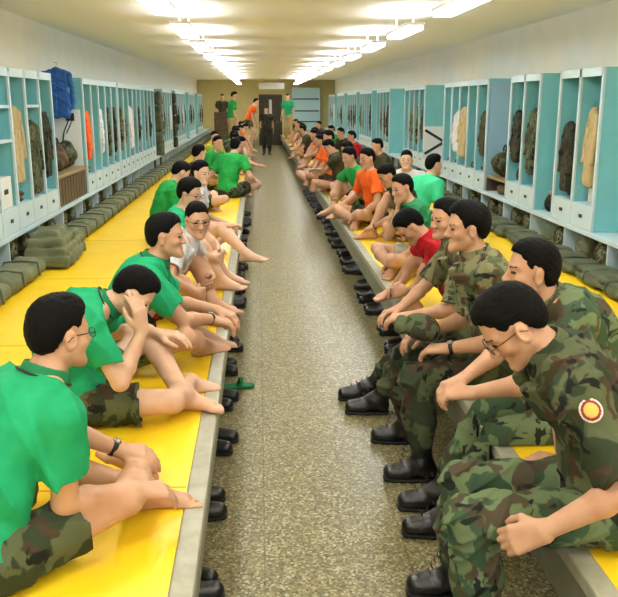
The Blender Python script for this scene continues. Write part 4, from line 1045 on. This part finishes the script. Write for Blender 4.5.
person('soldier half hidden turning his face to the camera, forearms resting on his thighs', 1.25, 4.58, 84, hc=(1.08, 4.56, 1.19), spine=(.12, .25, .2), head=(30, 3, 0),
       legs=(leg(.70, 4.56, .09, -1, 0, .6, -1, .08, 0), leg(.68, 4.79, .09, -1, .1, .6, -1, .1, 0)),
       arms=(arm(.84, 4.38, .66, .4, -.3, -.6, -.9, .3, -.2, 0, .2, -1), arm(.82, 4.55, .66, .2, .8, -.6, -.9, -.2, -.2, 0, -.3, -1)),
       topm='camo2', botm='camo', skin='skin_tan', s=1.03, **BD)
person('person in red shirt bowing his head over drawn up bare legs', 1.40, 5.32, 92, hc=(0.991, 5.2, 1.054), spine=(.28, .68, .75), head=(4, 48, 0),
       legs=(leg(1.02, 5.22, .53, -.5, -.2, 1, -1, .1, -.1), leg(1.0, 5.75, .5, -.8, .8, .4, -.8, -.4, 0)),
       arms=(arm(1.02, 5.38, .57, .4, -.8, 0, -.8, .5, -.2, .2, .8, -.4), arm(1.0, 5.55, .57, .3, .9, 0, -.8, -.4, -.2, .2, -.7, -.4)),
       edge=.4, topm='red', botm='redshort', collar=True, group=GR, skin='skin_tan')
person('person in dark green shirt resting chin on hand, pale shorts, right row', 1.46, 6.55, 96, hc=(1.163, 6.5, 1.165), spine=(.22, .5, .45), head=(18, 10, 6), legs='cross', arms=('foot', 'chin'),
       topm='greencol', botm='whiteshort', group=GR, skin='skin_tan')
person('person in mint shirt turned toward the right lockers', 1.98, 8.1, -62, hc=(1.95, 8.92, 1.17), spine=(.05, .15, .05), head=(-10, 2, 0), legs='cross', arms='lap', topm='mint', botm='camo', group=GR, s=1.02)
person('person deep on the right platform facing the camera next to the mint shirt', 1.78, 8.9, 158, hc=(1.78, 9.7, 1.17), spine=(.05, .15, .05), head=(8, 2, 0), legs='cross', arms='lap', topm='white', botm='camo', group=GR, skin='skin_pale')
person('person in olive shirt bowing, arms reaching over his crossed legs, right row', 1.62, 8.35, 100, hc=(1.309, 8.2, 1.12), spine=(.3, .7, .7), head=(5, 35, 0), legs=('cross', 'hug'), arms='foot', topm='olive', botm='redshort', group=GR, skin='skin_tan', watch=-1)
person('person in orange shirt looking down sideways, sitting cross-legged on the right', 1.45, 9.2, 112, hc=(1.233, 9.2, 1.22), spine=(.15, .35, .2), head=(10, 10, 0), legs='cross', arms=('foot', 'knee'), topm='orange', botm='camo', group=GR, s=1.04, skin='skin_tan')
person('person in green shirt with drawn up knees beside the orange shirt', 1.34, 10.4, 108, hc=(1.116, 10.0, 1.188), spine=(.2, .45, .3), head=(10, 15, 0), legs='hugwide', arms='shin', topm='green2', botm='camo', group=GR, skin='skin_tan', s=1.04)
person('dark haired person bending just behind the green shirt, right row', 1.50, 11.6, 95, hc=(1.3, 11.9, 1.24), spine=(.3, .6, .6), head=(0, 20, 0), legs='cross', arms='lap', topm='olive', botm='camo', group=GR, skin='skin_tan')
person('person with orange patterned shirt sitting upright in the right row', 1.26, 13.5, 105, hc=(1.2, 14.0, 1.33), spine=(.05, .15, .1), head=(5, 12, 0), legs='cross', arms='lap', topm='orange', botm='camo', group=GR, s=1.08, skin='skin_tan')
person('person reading with one bare leg hanging over the right platform edge', 1.30, 13.0, 92, hc=(1.1, 12.7, 1.24), spine=(.3, .6, .6), head=(0, 35, 0),
       legs=('cross', leg(.86, 12.8, .2, -1, 0, .6, -1, -.1, 0)), arms=(arm(1.0, 12.95, .72, .3, -.8, -.6, -.8, .4, 0, .1, .2, 1), arm(1.0, 13.15, .72, .3, .8, -.6, -.8, -.2, 0, .1, -.2, 1)), topm='olive', botm='redshort', group=GR, skin='skin_tan')
fr = [('person in dark shirt between orange shirt and red shirt, right row', 15.0, 'olive'), ('person in red shirt hunched far down the right row', 16.4, 'red'), ('person in bright orange shirt crouching at the right edge, far row', 17.6, 'orange'),
      ('person in dark clothes behind the crouching orange shirt', 18.9, 'camo_dark'), ('person in brown shirt far down the right row, knees drawn up', 20.4, 'olive'), ('person in pale shirt far down the right row', 22.0, 'khaki'),
      ('person in maroon shirt far down the right row', 23.6, 'redshort'), ('small dark haired person near the standing green shirt, right', 25.6, 'olive'), ('person in khaki near the far end of the right row', 28.0, 'khaki'),
      ('last seated person of the right row by the end cabinet', 30.5, 'camo_dark')]
for i, (lb, y, tm) in enumerate(fr):
    person(lb, 1.38 + random.uniform(-.08, .15), y, 95 + random.uniform(-15, 25), spine=(.2, .4 + random.uniform(-.1, .25), .35), head=(random.uniform(-20, 25), random.uniform(0, 30), 0),
           legs=random.choice(['hug', 'hugwide', ('cross', 'hug')]), arms=random.choice(['shin', 'knee']), topm=tm, botm=random.choice(['redshort', 'camo', 'olive']), group=GR, skin='skin_tan')
for lb, x, y, tm in [('dark haired person deep on the right platform behind the green shirt row', 2.02, 12.6, 'olive'), ('person in red shirt deep on the right platform, far row', 2.0, 16.0, 'red'),
                     ('person in dark camouflage deep on the right platform, far row', 1.98, 18.2, 'camo_dark'), ('person in green shirt deep on the right platform, far row', 1.96, 20.0, 'green2'), ('person in grey olive shirt deep on the right platform near the far end', 1.98, 24.6, 'olive')]:
    person(lb, x, y, 100 + random.uniform(-10, 30), spine=(.15, .35, .3), head=(random.uniform(-10, 25), random.uniform(0, 15), 0), legs='cross', arms='lap', topm=tm, botm='camo', group=GR, skin='skin_tan')
# ---- standing
person('soldier in dark uniform walking up the middle of the aisle', .29, 29.0, 180, z=0, pel=.92, spine=(.0, .03, .1), head=(0, 5, 0), legs='stand', arms='down', top='bdu', topm='camo_dark', bot='trousers', botm='camo_dark', feet='boot', skin='skin_tan')
person('person in green shirt standing at the far end of the left platform', -.74, 22.75, -75, z=.45, pel=.92, spine=(.05, .15, .2), head=(-10, 15, 0), legs='stand', arms='down', topm='green2', bot='trousers', botm='khaki', feet='bare')
person('person in orange shirt stooping at the far left platform edge', -.32, 26.3, -100, z=.45, pel=.80, spine=(.3, .5, .4), head=(10, 15, 0), legs='stand', arms='down', topm='orange', botm='camo', feet='bare')
person('person in green shirt standing at the far end of the right platform', 1.08, 29.5, 150, z=.45, pel=.92, spine=(.05, .05, .1), head=(0, 10, 0), legs='stand', arms='down', topm='green', bot='trousers', botm='khaki', feet='bare')
person('dark haired person standing behind the drawer cabinet, far left', -1.30, 30.2, 180, z=.45, pel=.92, spine=(.05, .1, .1), head=(10, 10, 0), legs='stand', arms='down', topm='olive', bot='trousers', botm='khaki', feet='bare')

# cap in the soldier's hands, book on the reader's lap
F = Field(); F.el(V(0, 0, .03), V(.085, .095, .06), None, 0); F.el(V(0, 0, .0), V(.074, .084, .05), None, .004, 's'); F.rc(V(-.04, .10, .012), V(.04, .10, .012), .03, .03, .01)
F.clip = [lambda X, Y, Z: (.001 - Z + np.where(Y > .085, np.maximum(Z - .022, 0) * 2, 0) + 0 * X).astype(np.float32)]
o = fobj('cap', F, .006, M['camo']); o.location = (.79, 3.80, .735); o.rotation_euler = (.25, -.3, 1.3); tag(o, 'camouflage field cap held on the lap of the soldier with a watch', 'cap')
bm = bmesh.new(); tube(bm, [(.076 * math.cos(a), .086 * math.sin(a), .004) for a in np.linspace(0, 2 * PI, 28, endpoint=False)], .004, 6, True); bobj('cap_rim', bm, M['black_trim'], o, True)
bm = bmesh.new(); box(bm, -.13, 0, -.1, .1, 0, .012, Matrix.Rotation(.2, 3, 'Y')); box(bm, 0, .13, -.1, .1, 0, .012, Matrix.Rotation(-.2, 3, 'Y')); o = bobj('book', bm, M['paper']); o.location = (.93, 13.05, .77); o.rotation_euler = (0, .1, 1.57); tag(o, 'open white book on the lap of the reader in the right row', 'book')
